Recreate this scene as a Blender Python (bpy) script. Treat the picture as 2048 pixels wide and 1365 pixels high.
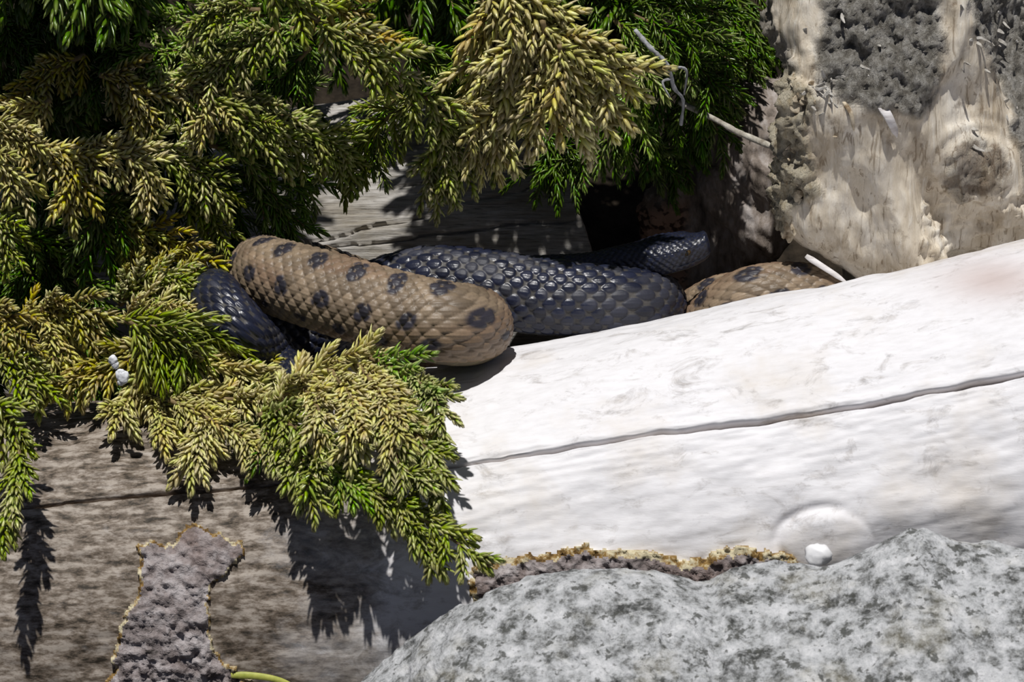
import bpy, math, random
import numpy as np
from mathutils import Vector, Matrix

# ------------------------------------------------------------------ scene, camera, light
scene = bpy.context.scene
for o in list(bpy.data.objects):
    bpy.data.objects.remove(o, do_unlink=True)
COL = scene.collection
TH = math.radians(18.0)            # camera looks down by 18 degrees
DIST = 1.6                         # metres to the snakes
FPX = 6400.0                       # focal length in pixels of the 2048 x 1365 frame
RV = np.array([1.0, 0, 0]); FV = np.array([0, math.cos(TH), -math.sin(TH)]); UV = np.array([0, math.sin(TH), math.cos(TH)])
CAM = -DIST * FV
cd = bpy.data.cameras.new('camera'); cam = bpy.data.objects.new('camera', cd); COL.objects.link(cam)
cd.sensor_width = 36.0; cd.lens = 36.0 * FPX / 2048.0; cd.clip_start = 0.05; cd.clip_end = 50
cam.location = CAM
cam.rotation_euler = (math.pi / 2 - TH, 0, 0)
cd.dof.use_dof = True; cd.dof.focus_distance = 1.64; cd.dof.aperture_fstop = 28.0
scene.camera = cam

world = bpy.data.worlds.new('sky'); scene.world = world; world.use_nodes = True
bg = world.node_tree.nodes['Background']
bg.inputs[0].default_value = (0.58, 0.68, 1.0, 1); bg.inputs[1].default_value = 0.115
SUN_DIR = Vector((-0.07, -0.35, 1.0)).normalized()     # towards the sun
sd = bpy.data.lights.new('sun_offscreen', 'SUN'); sun = bpy.data.objects.new('sun_offscreen', sd); COL.objects.link(sun)
sd.energy = 3.95; sd.angle = math.radians(0.9); sd.color = (1.0, 0.975, 0.94)
sun.rotation_euler = SUN_DIR.to_track_quat('Z', 'Y').to_euler(); sun.location = SUN_DIR * 20.0     # open sky above
vs = scene.view_settings
vs.view_transform = 'Standard'; vs.look = 'None'; vs.gamma = 1.0; vs.use_curve_mapping = False; vs.exposure = 0.0

# ------------------------------------------------------------------ numeric helpers
random.seed(7); rng = np.random.default_rng(7)

def W(px, py, Y):
    """world point on the ray of a photo pixel, at depth plane y = Y"""
    d = FV + (px - 1024.0) / FPX * RV - (py - 682.5) / FPX * UV
    t = (Y - CAM[1]) / d[1]
    return CAM + t * d

def hsh(i, j, k, seed):
    n = (i * 374761393 + j * 668265263 + k * 2147483647 + seed * 974634541).astype(np.int64)
    n = (n ^ (n >> 13)) * 1274126177
    n = n & 0x7fffffff
    n = (n ^ (n >> 16)) * 2246822519 & 0x7fffffff
    return (n & 0xffffff) / float(0xffffff)

def vnoise(p, seed=0):
    p = np.asarray(p, float); f = np.floor(p); i = f.astype(np.int64); u = p - f
    u = u * u * u * (u * (u * 6 - 15) + 10)
    r = 0
    for a in (0, 1):
        wa = u[..., 0] if a else 1 - u[..., 0]
        for b in (0, 1):
            wb = u[..., 1] if b else 1 - u[..., 1]
            for c in (0, 1):
                wc = u[..., 2] if c else 1 - u[..., 2]
                r = r + wa * wb * wc * hsh(i[..., 0] + a, i[..., 1] + b, i[..., 2] + c, seed)
    return r * 2 - 1

def fbm(p, oct=4, seed=0, gain=0.5):
    r = 0; a = 1.0; q = np.asarray(p, float)
    for o in range(oct):
        r = r + a * vnoise(q, seed + o * 17); q = q * 2.03 + 11.3; a *= gain
    return r

def sstep(a, b, x):
    t = np.clip((x - a) / (b - a), 0, 1)
    return t * t * (3 - 2 * t)

def catmull(pts, n):
    """resample a Catmull-Rom through rows of pts (any columns) into n rows, even in arc length of the first three"""
    P = np.asarray(pts, float)
    P = np.vstack([2 * P[0] - P[1], P, 2 * P[-1] - P[-2]])
    out = []
    for i in range(1, len(P) - 2):
        t = np.linspace(0, 1, 60, endpoint=False)[:, None]
        a, b, c, d = P[i - 1], P[i], P[i + 1], P[i + 2]
        out.append(0.5 * (2 * b + (c - a) * t + (2 * a - 5 * b + 4 * c - d) * t ** 2 + (3 * b - a - 3 * c + d) * t ** 3))
    out.append(P[-2][None]); Q = np.vstack(out)
    L = np.concatenate([[0], np.cumsum(np.linalg.norm(np.diff(Q[:, :3], axis=0), axis=1))])
    if n < 1: n = max(4, int(L[-1] / n))
    s = np.linspace(0, L[-1], n)
    return np.stack([np.interp(s, L, Q[:, k]) for k in range(Q.shape[1])], 1), s

def norm(v):
    return v / np.maximum(np.linalg.norm(v, axis=-1, keepdims=True), 1e-12)

def poly_in(px, py, poly):
    x, y = np.asarray(px), np.asarray(py); inside = np.zeros(x.shape, bool); n = len(poly)
    for i in range(n):
        x0, y0 = poly[i]; x1, y1 = poly[(i + 1) % n]
        c = ((y0 > y) != (y1 > y)) & (x < (x1 - x0) * (y - y0) / (y1 - y0 + 1e-12) + x0)
        inside ^= c
    return inside

# ------------------------------------------------------------------ object helpers
def mesh(name, V, F, smooth=True, attrs=None, mats=(), mi=None):
    V = np.asarray(V, np.float32); F = np.asarray(F, np.int32)
    me = bpy.data.meshes.new(name); k = F.shape[1]
    keep = np.ones(F.shape, bool)
    if k == 4: keep[:, 3] = F[:, 2] != F[:, 3]
    cnt = keep.sum(1); LI = F[keep]
    me.vertices.add(len(V)); me.vertices.foreach_set('co', V.ravel())
    me.loops.add(len(LI)); me.loops.foreach_set('vertex_index', LI)
    me.polygons.add(len(F)); me.polygons.foreach_set('loop_start', np.concatenate([[0], np.cumsum(cnt)[:-1]]).astype(np.int32))
    me.polygons.foreach_set('use_smooth', np.full(len(F), smooth, bool))
    for m in mats: me.materials.append(m)
    if mi is not None: me.polygons.foreach_set('material_index', np.asarray(mi, np.int32))
    me.update(calc_edges=True)
    for an, av in (attrs or {}).items():
        av = np.asarray(av, np.float32)
        if av.ndim == 2:
            at = me.attributes.new(an, 'FLOAT_COLOR', 'POINT')
            if av.shape[1] == 3: av = np.hstack([av, np.ones((len(av), 1), np.float32)])
            at.data.foreach_set('color', av.ravel())
        else:
            at = me.attributes.new(an, 'FLOAT', 'POINT'); at.data.foreach_set('value', av)
    me.validate()
    return me

def tag(o, label=None, cat=None, group=None, kind=None):
    if label: o['label'] = label
    if cat: o['category'] = cat
    if group: o['group'] = group
    if kind: o['kind'] = kind
    return o

def thing(name, loc, label, cat, group=None):
    o = bpy.data.objects.new(name, None); COL.objects.link(o); o.location = Vector(loc); o.empty_display_size = 0.02
    return tag(o, label, cat, group)

def part(name, parent, V, F, mats, label=None, kind=None, base=None, **kw):
    """mesh part in world coordinates under a thing (or under a part: then base = the thing's location)"""
    b = np.array(base if base is not None else parent.location, float)
    me = mesh(name, np.asarray(V, float) - b, F, mats=mats, **kw)
    o = bpy.data.objects.new(name, me); COL.objects.link(o); o.parent = parent
    if label: o['label'] = label
    if kind: o['kind'] = kind
    return o

def single(name, V, F, mats, label, cat, kind=None, group=None, loc=None, **kw):
    V = np.asarray(V, float)
    if loc is None: loc = np.array([V[:, 0].mean(), V[:, 1].mean(), V[:, 2].min()])
    me = mesh(name, V - loc, F, mats=mats, **kw)
    o = bpy.data.objects.new(name, me); COL.objects.link(o); o.location = Vector(loc)
    return tag(o, label, cat, group, kind)

def grid_faces(n, m, wrap):
    i = np.arange(n - 1)[:, None]; j = np.arange(m if wrap else m - 1)[None]
    j2 = (j + 1) % m
    a = i * m + j; b = i * m + j2; c = (i + 1) * m + j2; d = (i + 1) * m + j
    return np.stack([a, b, c, d], -1).reshape(-1, 4)

def frames(P, up):
    T = norm(np.gradient(P, axis=0)); up = np.broadcast_to(np.asarray(up, float), P.shape)
    D = norm(up - (up * T).sum(1, keepdims=True) * T)
    return T, D, np.cross(T, D)

def tube(P, r, m=8, up=(0.13, -0.3, 1.0), caps=True):
    """simple swept tube, radius array r"""
    P = np.asarray(P, float); n = len(P); r = np.broadcast_to(r, (n,))
    T, D, B = frames(P, up)
    a = np.linspace(0, 2 * np.pi, m, endpoint=False)
    V = P[:, None] + r[:, None, None] * (np.cos(a)[None, :, None] * D[:, None] + np.sin(a)[None, :, None] * B[:, None])
    V = V.reshape(-1, 3); F = grid_faces(n, m, True)
    if caps:
        V = np.vstack([V, P[0] - T[0] * r[0] * .3, P[-1] + T[-1] * r[-1] * .3]); k = len(V)
        j = np.arange(m); j2 = (j + 1) % m
        F = np.vstack([F, np.stack([np.full(m, k - 2), j2, j, j], 1), np.stack([np.full(m, k - 1), (n - 1) * m + j, (n - 1) * m + j2, (n - 1) * m + j2], 1)])
    return V, F

def join(parts):
    Vs, Fs, k = [], [], 0
    for V, F in parts:
        Vs.append(V); Fs.append(np.asarray(F) + k); k += len(V)
    return np.vstack(Vs), np.vstack(Fs)

def surface_nets(fn, lo, hi, h):
    """closed quad mesh of the zero set of fn on a grid"""
    ax = [np.arange(lo[k], hi[k] + h, h) for k in range(3)]
    G = np.stack(np.meshgrid(*ax, indexing='ij'), -1)
    S = np.empty(G.shape[:3])
    for i in range(G.shape[0]): S[i] = fn(G[i])
    S[0] = S[-1] = 1; S[:, 0] = S[:, -1] = 1; S[:, :, 0] = S[:, :, -1] = 1
    nx, ny, nz = S.shape
    acc = np.zeros((nx - 1, ny - 1, nz - 1, 3)); cnt = np.zeros((nx - 1, ny - 1, nz - 1))
    def crn(a, b, c): return S[a:nx - 1 + a, b:ny - 1 + b, c:nz - 1 + c]
    for axis in range(3):
        for b in (0, 1):
            for c in (0, 1):
                o0 = [0, 0, 0]; oth = [k for k in range(3) if k != axis]; o0[oth[0]] = b; o0[oth[1]] = c
                o1 = list(o0); o1[axis] = 1
                s0, s1 = crn(*o0), crn(*o1); m = (s0 < 0) != (s1 < 0)
                t = np.where(m, s0 / np.where(m, s0 - s1, 1), 0)
                e = np.zeros(acc.shape); e[..., oth[0]] = b; e[..., oth[1]] = c; e[..., axis] = t
                acc += e * m[..., None]; cnt += m
    act = cnt > 0; idx = -np.ones(act.shape, np.int64); idx[act] = np.arange(act.sum())
    cell = np.argwhere(act)
    V = np.array(lo) + (cell + acc[act] / cnt[act][:, None]) * h
    Fs = []
    for axis in range(3):
        oth = [k for k in range(3) if k != axis]
        sl0 = [slice(1, -1)] * 3; sl1 = [slice(1, -1)] * 3
        sl0[axis] = slice(0, -1); sl1[axis] = slice(1, None)
        s0, s1 = S[tuple(sl0)], S[tuple(sl1)]
        m = (s0 < 0) != (s1 < 0); e = np.argwhere(m); neg = s0[m] < 0
        e = e + 1; e[:, axis] -= 1
        def cid(d1, d2):
            q = e.copy(); q[:, oth[0]] -= d1; q[:, oth[1]] -= d2
            return idx[q[:, 0], q[:, 1], q[:, 2]]
        q = np.stack([cid(1, 1), cid(0, 1), cid(0, 0), cid(1, 0)], 1)
        flip = neg if axis != 1 else ~neg
        q[~flip] = q[~flip][:, ::-1]
        Fs.append(q)
    F = np.vstack(Fs)
    return V, F[(F >= 0).all(1)]

def vnormals(V, F):
    n = np.cross(V[F[:, 1]] - V[F[:, 0]], V[F[:, 2]] - V[F[:, 0]])
    N = np.zeros_like(V)
    for k in range(F.shape[1]): np.add.at(N, F[:, k], n)
    return norm(N)

def sd_caps(p, a, b, ra, rb):
    a, b = np.asarray(a), np.asarray(b); d = b - a
    t = np.clip(((p - a) @ d) / (d @ d), 0, 1)
    return np.linalg.norm(p - a - t[..., None] * d, axis=-1) - (ra + (rb - ra) * t)
def sd_ell(p, c, r):
    q = (p - np.asarray(c)) / np.asarray(r); k = np.linalg.norm(q, axis=-1)
    return (k - 1) * min(r)
def smin(a, b, k):
    h = np.clip(0.5 + 0.5 * (b - a) / k, 0, 1)
    return b * (1 - h) + a * h - k * h * (1 - h)

# ------------------------------------------------------------------ materials
class N:
    """small node-graph writer"""
    def __init__(s, name, rough=0.7, spec=0.3):
        s.m = bpy.data.materials.new(name); s.m.use_nodes = True; s.t = s.m.node_tree
        s.b = s.t.nodes['Principled BSDF']; s.b.inputs['Roughness'].default_value = rough
        s.b.inputs['Specular IOR Level'].default_value = spec
    def n(s, typ, **kw):
        x = s.t.nodes.new(typ)
        for k, v in kw.items(): setattr(x, k, v)
        return x
    def put(s, sock, v):
        if isinstance(v, bpy.types.NodeSocket): s.t.links.new(v, sock)
        elif v is not None:
            sock.default_value = (tuple(v) + (1,) if hasattr(v, '__len__') and len(v) == 3 and sock.type == 'RGBA' else v)
    def coord(s, scale=(1, 1, 1), rot=(0, 0, 0)):
        c = s.n('ShaderNodeTexCoord'); m = s.n('ShaderNodeMapping'); s.t.links.new(c.outputs['Object'], m.inputs[0])
        m.inputs['Scale'].default_value = scale; m.inputs['Rotation'].default_value = rot
        return m.outputs[0]
    def noise(s, vec, scale, detail=4, rough=0.55, dist=0.0):
        x = s.n('ShaderNodeTexNoise'); s.put(x.inputs['Vector'], vec); x.inputs['Scale'].default_value = scale
        x.inputs['Detail'].default_value = detail; x.inputs['Roughness'].default_value = rough; x.inputs['Distortion'].default_value = dist
        return x.outputs['Fac']
    def voro(s, vec, scale, feature='F1', out='Distance'):
        x = s.n('ShaderNodeTexVoronoi'); x.feature = feature; s.put(x.inputs['Vector'], vec); x.inputs['Scale'].default_value = scale
        return x.outputs[out]
    def ramp(s, fac, stops):
        x = s.n('ShaderNodeValToRGB'); s.put(x.inputs[0], fac); e = x.color_ramp.elements
        while len(e) < len(stops): e.new(0.5)
        for q, (p, c) in zip(e, stops):
            q.position = p; q.color = (tuple(c) + (1,)) if hasattr(c, '__len__') else (c, c, c, 1)
        return x.outputs[0]
    def mix(s, fac, a, b, blend='MIX'):
        x = s.n('ShaderNodeMix', data_type='RGBA', blend_type=blend); s.put(x.inputs[0], fac); s.put(x.inputs[6], a); s.put(x.inputs[7], b)
        return x.outputs[2]
    def math(s, op, a, b=None):
        x = s.n('ShaderNodeMath', operation=op); s.put(x.inputs[0], a)
        if b is not None: s.put(x.inputs[1], b)
        return x.outputs[0]
    def attr(s, name, out='Fac'):
        x = s.n('ShaderNodeAttribute', attribute_name=name); return x.outputs[out]
    def bump(s, h, strength=0.5, dist=0.001, prev=None):
        x = s.n('ShaderNodeBump'); x.inputs['Strength'].default_value = strength; x.inputs['Distance'].default_value = dist
        s.put(x.inputs['Height'], h)
        if prev is not None: s.t.links.new(prev, x.inputs['Normal'])
        return x.outputs[0]
    def done(s, color=None, normal=None, rough=None):
        if color is not None: s.put(s.b.inputs['Base Color'], color)
        if normal is not None: s.t.links.new(normal, s.b.inputs['Normal'])
        if rough is not None: s.put(s.b.inputs['Roughness'], rough)
        return s.m

def mat_front_log():
    k = N('bleached_wood', 0.62, 0.25)
    g = k.coord((7, 26, 26), (0, math.radians(9), 0)); c = k.coord()
    grain = k.noise(g, 14, 6, 0.6)
    fine = k.noise(k.coord((22, 130, 130), (0, math.radians(9), 0)), 6, 5, 0.7)
    base = k.ramp(grain, [(0.25, (0.70, 0.69, 0.70)), (0.50, (0.765, 0.755, 0.775)), (0.75, (0.80, 0.795, 0.815))])
    tan = k.ramp(k.noise(c, 16, 5, 0.6), [(0.50, 0.0), (0.68, 0.5)])
    base = k.mix(tan, base, (0.60, 0.53, 0.44))
    st = k.math('MULTIPLY', k.ramp(k.noise(k.coord((26, 60, 60), (0, math.radians(9), 0)), 1.6, 6, 0.75), [(0.56, 0.0), (0.70, 0.75)]), k.ramp(k.noise(c, 11, 2, 0.5), [(0.46, 0.0), (0.60, 1.0)]))
    base = k.mix(st, base, (0.30, 0.27, 0.24))
    d = k.attr('dirt_shade')
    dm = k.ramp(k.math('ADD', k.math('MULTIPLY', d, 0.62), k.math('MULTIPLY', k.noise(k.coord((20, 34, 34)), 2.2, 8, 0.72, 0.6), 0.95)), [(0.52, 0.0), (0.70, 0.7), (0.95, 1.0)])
    dirt_shade_col = k.ramp(k.noise(k.coord((11, 30, 30)), 9, 6, 0.7), [(0.36, (0.035, 0.028, 0.020)), (0.47, (0.15, 0.118, 0.09)), (0.60, (0.36, 0.315, 0.27))])  # stained wood, its contrast deepened to stand in for shade from the boughs
    base = k.mix(dm, base, dirt_shade_col)
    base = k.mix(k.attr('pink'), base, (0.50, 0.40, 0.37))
    base = k.mix(k.attr('crack'), base, (0.26, 0.17, 0.11))
    h = k.math('ADD', grain, k.math('MULTIPLY', fine, 0.6))
    nb = k.bump(h, 0.20, 0.0008)
    return k.done(base, nb)

def mat_grey_wood():
    k = N('grey_weathered_wood', 0.75, 0.2)
    rot = (0, math.radians(7), 0)
    grain = k.noise(k.coord((5, 40, 90), rot), 12, 7, 0.68)
    fine = k.noise(k.coord((9, 120, 260), rot), 5, 6, 0.7)
    blot = k.noise(k.coord((9, 14, 22), rot), 2.2, 4, 0.6)
    base = k.ramp(grain, [(0.28, (0.15, 0.135, 0.11)), (0.46, (0.45, 0.425, 0.39)), (0.68, (0.68, 0.655, 0.63))])
    base = k.mix(k.ramp(blot, [(0.42, 0.0), (0.66, 0.7)]), base, (0.27, 0.235, 0.175))
    base = k.mix(k.ramp(fine, [(0.34, 0.75), (0.46, 0.0)]), base, (0.07, 0.06, 0.045))
    nb = k.bump(k.math('ADD', grain, fine), 0.8, 0.0012)
    return k.done(base, nb)

def mat_stump():
    k = N('driftwood', 0.72, 0.22)
    c = k.coord()
    sm = k.noise(k.coord((30, 30, 12), (0.3, 0.5, 0)), 2.2, 6, 0.62, 0.5)
    base = k.ramp(sm, [(0.30, (0.40, 0.32, 0.22)), (0.50, (0.66, 0.585, 0.47)), (0.70, (0.82, 0.77, 0.68))])
    base = k.mix(k.ramp(k.noise(c, 75, 6, 0.7), [(0.58, 0.0), (0.70, 0.6)]), base, (0.17, 0.115, 0.07))
    ln = k.noise(k.coord((170, 120, 16), (0.25, 0.55, 0)), 2.0, 5, 0.65, 0.8)
    base = k.mix(k.ramp(ln, [(0.36, 0.7), (0.44, 0.0)]), base, (0.22, 0.16, 0.10))
    base = k.mix(k.ramp(ln, [(0.56, 0.0), (0.70, 0.5)]), base, (0.86, 0.83, 0.76))
    rg = k.noise(k.coord((60, 60, 34), (0.2, 0.6, 0)), 3.6, 7, 0.72)
    roughc = k.ramp(rg, [(0.34, (0.17, 0.155, 0.13)), (0.45, (0.30, 0.28, 0.24)), (0.58, (0.52, 0.495, 0.45)), (0.75, (0.74, 0.72, 0.68))])
    base = k.mix(k.attr('grey'), base, roughc)
    base = k.mix(k.math('MULTIPLY', k.attr('torn'), 0.85), base, k.ramp(rg, [(0.30, (0.16, 0.10, 0.05)), (0.40, (0.60, 0.50, 0.32)), (0.55, (0.84, 0.76, 0.58))]))
    base = k.mix(k.attr('brown'), base, k.ramp(rg, [(0.35, (0.11, 0.075, 0.05)), (0.65, (0.26, 0.18, 0.115))]))
    fib = k.noise(k.coord((300, 300, 90), (0.2, 0.7, 0.1)), 3.0, 5, 0.7)
    h = k.math('ADD', k.math('MULTIPLY', k.math('ADD', rg, fib), k.math('ADD', k.attr('rough'), 0.06)), k.math('ADD', k.math('MULTIPLY', sm, 0.2), k.math('MULTIPLY', ln, 0.22)))
    nb = k.bump(h, 1.0, 0.0035)
    return k.done(base, nb)

def mat_root():
    k = N('dark_root_wood', 0.7, 0.2)
    g = k.noise(k.coord((30, 30, 9), (0, 0.6, 0)), 4.5, 6, 0.65)
    base = k.ramp(g, [(0.30, (0.06, 0.048, 0.038)), (0.5, (0.24, 0.20, 0.17)), (0.72, (0.46, 0.42, 0.40))])
    base = k.mix(k.attr('brown'), base, k.ramp(k.noise(k.coord((60, 60, 90)), 3, 3, 0.5), [(0.42, (0.06, 0.03, 0.02)), (0.5, (0.36, 0.225, 0.16))]))
    return k.done(base, k.bump(g, 0.9, 0.002))

def mat_rock():
    k = N('granite', 0.85, 0.25)
    c = k.coord()
    n1 = k.noise(c, 85, 6, 0.74); n2 = k.noise(c, 330, 3, 0.6); n3 = k.noise(c, 28, 4, 0.6)
    base = k.ramp(n1, [(0.36, (0.05, 0.052, 0.05)), (0.44, (0.22, 0.225, 0.225)), (0.51, (0.40, 0.41, 0.42)), (0.66, (0.60, 0.605, 0.62))])
    base = k.mix(k.ramp(n2, [(0.58, 0.0), (0.72, 0.45)]), base, (0.68, 0.68, 0.67))
    base = k.mix(k.ramp(n2, [(0.30, 0.7), (0.40, 0.0)]), base, (0.13, 0.13, 0.125))
    base = k.mix(k.ramp(n3, [(0.54, 0.0), (0.72, 0.32)]), base, (0.46, 0.42, 0.30))
    base = k.mix(k.ramp(k.noise(c, 150, 4, 0.65), [(0.37, 0.85), (0.43, 0.0)]), base, (0.06, 0.062, 0.055))
    nb = k.bump(k.math('ADD', n1, k.math('MULTIPLY', n2, 0.5)), 0.85, 0.0028)
    return k.done(base, nb)

def mat_bark():
    k = N('grey_bark', 0.85, 0.2)
    n1 = k.noise(k.coord((1, 1, 1.6)), 70, 6, 0.72); n2 = k.noise(k.coord(), 24, 3, 0.6)
    base = k.ramp(n1, [(0.32, (0.06, 0.050, 0.045)), (0.46, (0.25, 0.215, 0.21)), (0.60, (0.42, 0.385, 0.385)), (0.78, (0.56, 0.53, 0.53))])
    base = k.mix(k.ramp(n2, [(0.45, 0.0), (0.62, 0.5)]), base, (0.15, 0.095, 0.075))
    return k.done(base, k.bump(n1, 1.0, 0.003))

def mat_bark_edge():
    k = N('amber_bark_edge', 0.8, 0.2)
    n1 = k.noise(k.coord(), 150, 5, 0.7)
    base = k.ramp(n1, [(0.36, (0.08, 0.045, 0.016)), (0.46, (0.26, 0.16, 0.05)), (0.56, (0.56, 0.50, 0.34))])
    return k.done(base, k.bump(n1, 0.8, 0.0015))

def mat_soil():
    k = N('dark_soil', 0.95, 0.05)
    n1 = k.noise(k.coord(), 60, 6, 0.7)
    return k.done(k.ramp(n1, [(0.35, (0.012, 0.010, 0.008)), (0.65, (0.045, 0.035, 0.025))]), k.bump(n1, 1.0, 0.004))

def mat_plain(name, c0, c1, scale=120, rough=0.7, bump=0.4, stretch=(1, 1, 1)):
    k = N(name, rough, 0.25)
    n1 = k.noise(k.coord(stretch), scale, 4, 0.65)
    return k.done(k.ramp(n1, [(0.35, c0), (0.65, c1)]), k.bump(n1, bump, 0.001))

def mat_needle(name, upper):
    k = N(name, 0.30, 0.55)
    oi = k.n('ShaderNodeObjectInfo'); ge = k.n('ShaderNodeNewGeometry')
    t = k.attr('t'); isl = ge.outputs['Random Per Island']
    base = oi.outputs['Color']; pale = oi.outputs['Alpha']
    tipc = k.mix(pale, k.mix(0.35, base, (0.45, 0.50, 0.10)), (0.88, 0.81, 0.46))
    f = k.math('MULTIPLY', k.ramp(t, [(0.1, 0.0), (0.75, 1.0)]), k.math('ADD', k.math('MULTIPLY', pale, 0.75), 0.22))
    col = k.mix(f, base, tipc)
    if upper: col = k.mix(k.math('ADD', 0.04, k.math('MULTIPLY', pale, 0.14)), col, (0.84, 0.86, 0.62))
    hs = k.n('ShaderNodeHueSaturation'); k.put(hs.inputs['Color'], col)
    k.put(hs.inputs['Hue'], k.math('ADD', 0.478, k.math('MULTIPLY', isl, 0.044)))
    k.put(hs.inputs['Value'], k.math('ADD', 0.74, k.math('MULTIPLY', isl, 0.34)))
    k.put(hs.inputs['Saturation'], k.math('ADD', 1.0, k.math('MULTIPLY', isl, 0.18)))
    k.done(hs.outputs[0])
    tr = k.n('ShaderNodeBsdfTranslucent'); k.put(tr.inputs[0], hs.outputs[0])
    ms = k.n('ShaderNodeMixShader'); ms.inputs[0].default_value = 0.24
    k.t.links.new(k.b.outputs[0], ms.inputs[1]); k.t.links.new(tr.outputs[0], ms.inputs[2])
    k.t.links.new(ms.outputs[0], k.t.nodes['Material Output'].inputs[0])
    return k.m

def mat_snake(name, rough, spec, bumps):
    k = N(name, rough, spec)
    n1 = k.noise(k.coord(), 900, 3, 0.6)
    col = k.mix(0.35, k.attr('col', 'Color'), k.mix(1.0, k.attr('col', 'Color'), k.ramp(n1, [(0.3, 0.45), (0.7, 1.0)]), 'MULTIPLY'))
    return k.done(col, k.bump(n1, bumps, 0.0004), k.math('ADD', rough, k.math('MULTIPLY', k.attr('dull'), 0.35)))

M_LOG = mat_front_log(); M_GREY = mat_grey_wood(); M_STUMP = mat_stump(); M_ROOT = mat_root(); M_ROCK = mat_rock()
M_BARK = mat_bark(); M_EDGE = mat_bark_edge(); M_SOIL = mat_soil()
M_TWIG = mat_plain('twig_bark', (0.10, 0.065, 0.03), (0.26, 0.19, 0.09))
M_NEEDLE = mat_needle('needle_outer', False); M_NEEDLE_UP = mat_needle('needle_inner', True)
M_SPLINT = mat_plain('pale_splinter', (0.50, 0.46, 0.44), (0.78, 0.76, 0.76), 60, 0.6, 0.4, (1, 1, 6))
M_FIBRE = mat_plain('torn_fibre', (0.20, 0.14, 0.08), (0.66, 0.58, 0.44), 160, 0.8, 0.6)
# ------------------------------------------------------------------ ground
gx = np.linspace(-0.9, 0.9, 150); gy = np.linspace(-0.9, 1.5, 200)
GX, GY = np.meshgrid(gx, gy, indexing='ij')
def ground_z(x, y):
    z = np.interp(y, [-0.9, -0.10, 0.0, 0.10, 0.36, 0.42, 0.62, 1.0, 1.5], [-0.27, -0.25, -0.20, -0.098, -0.085, -0.04, 0.22, 0.55, 0.75])
    return z + 0.012 * fbm(np.stack([x * 14, y * 14, 0 * x], -1), 3, 5) * sstep(0.05, 0.2, y)
GZ = ground_z(GX, GY)
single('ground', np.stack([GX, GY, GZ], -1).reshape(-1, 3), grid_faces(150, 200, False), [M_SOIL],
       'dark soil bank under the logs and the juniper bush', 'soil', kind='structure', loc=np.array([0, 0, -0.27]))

# ------------------------------------------------------------------ front log
LOG_R = 0.105
TOPX = [-900, 0, 450, 870, 1030, 1380, 1690, 1850, 2048, 2900]
TOPY = [905, 808, 770, 716, 681, 614, 552, 517, 474, 290]
CRX = [-900, 0, 200, 540, 700, 880, 1100, 1300, 1600, 1700, 2048, 2900]
CRY = [1100, 1022, 1003, 975, 960, 941, 904, 868, 824, 809, 742, 570]
_tx, _ = catmull([(a, b, 0) for a, b in zip(TOPX, TOPY)], 200)
def log_top(px): return np.interp(px, _tx[:, 0], _tx[:, 1])
PXM = 4000.0 * 1.0
def log_axis(px):
    """axis point (world) of the log below a photo column; the axis lies in the plane y = 0"""
    py = log_top(px) + LOG_R * PXM
    d = FV[None] + (np.asarray(px)[:, None] - 1024) / FPX * RV - (py[:, None] - 682.5) / FPX * UV
    return CAM + (0 - CAM[1]) / d[:, 1:2] * d
_lp = np.linspace(-900, 2900, 400); _la = log_axis(_lp)
def log_surface(px, py, off=0.0):
    """point on the log skin (radius + off) seen at a photo pixel; above the top edge the nearest silhouette depth"""
    px = np.asarray(px, float); py = np.asarray(py, float)
    d = norm(FV + (px[..., None] - 1024) / FPX * RV - (py[..., None] - 682.5) / FPX * UV)
    p = None; t = np.full(px.shape, DIST)
    for _ in range(3):
        q = CAM + t[..., None] * d
        az = np.interp(q[..., 0], _la[:, 0], _la[:, 2])
        # circle of radius R in the y-z plane round (0, az)
        oy = CAM[1]; oz = CAM[2] - az; dy = d[..., 1]; dz = d[..., 2]
        A = dy * dy + dz * dz; B = oy * dy + oz * dz; Cc = oy * oy + oz * oz - (LOG_R + off) ** 2
        disc = np.maximum(B * B - A * Cc, 0); t = (-B - np.sqrt(disc)) / A
    return CAM + t[..., None] * d
NS, NA = 920, 290
lpx = np.concatenate([np.linspace(-850, -40, 60, endpoint=False), np.linspace(-40, 2090, NS - 120), np.linspace(2091, 2850, 60)])
A = log_axis(lpx)
cpx = np.interp(lpx, CRX, CRY)
cp = log_surface(lpx, cpx)
crn = fbm(np.stack([lpx * 0.02, 0 * lpx, 0 * lpx], -1), 4, 3) * 0.005
phic = np.arctan2(cp[:, 2] - A[:, 2], -(cp[:, 1])) + crn            # angle from the front (-y) upwards
tt = np.linspace(-1, 1, NA, endpoint=False)
g = np.sign(tt) * (0.12 * np.abs(tt) + 0.88 * np.abs(tt) ** 1.9) * np.pi     # rows crowd at the crack
PH = phic[:, None] + g[None]
cx = np.cos(PH); sz = np.sin(PH)
X = np.repeat(A[:, 0:1], NA, 1)
Q = np.stack([X * 7, cx * 1.1, sz * 1.1], -1)
rad = LOG_R + 0.0026 * fbm(Q, 3, 21) + 0.0009 * fbm(np.stack([X * 40, cx * 7, sz * 7], -1), 3, 31)
rad += 0.00030 * fbm(np.stack([X * 55, cx * 60, sz * 60], -1), 3, 41)
arc = np.abs(g)[None] * LOG_R
cw = 0.00075 + 0.0005 * (0.5 + 0.5 * vnoise(np.stack([lpx * .011, 0 * lpx, 0 * lpx], -1), 9)) + 0.0005 * sstep(900, 1700, lpx)
crk = 1 - sstep(0.35, 1.0, arc / cw[:, None])
rad -= 0.018 * crk
lip = np.exp(-((g[None] * LOG_R - 0.0035) / 0.0022) ** 2)          # the upper lip stands a little proud
rad += 0.0010 * lip
rough_left = 1 - sstep(250, 900, lpx)[:, None]
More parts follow.
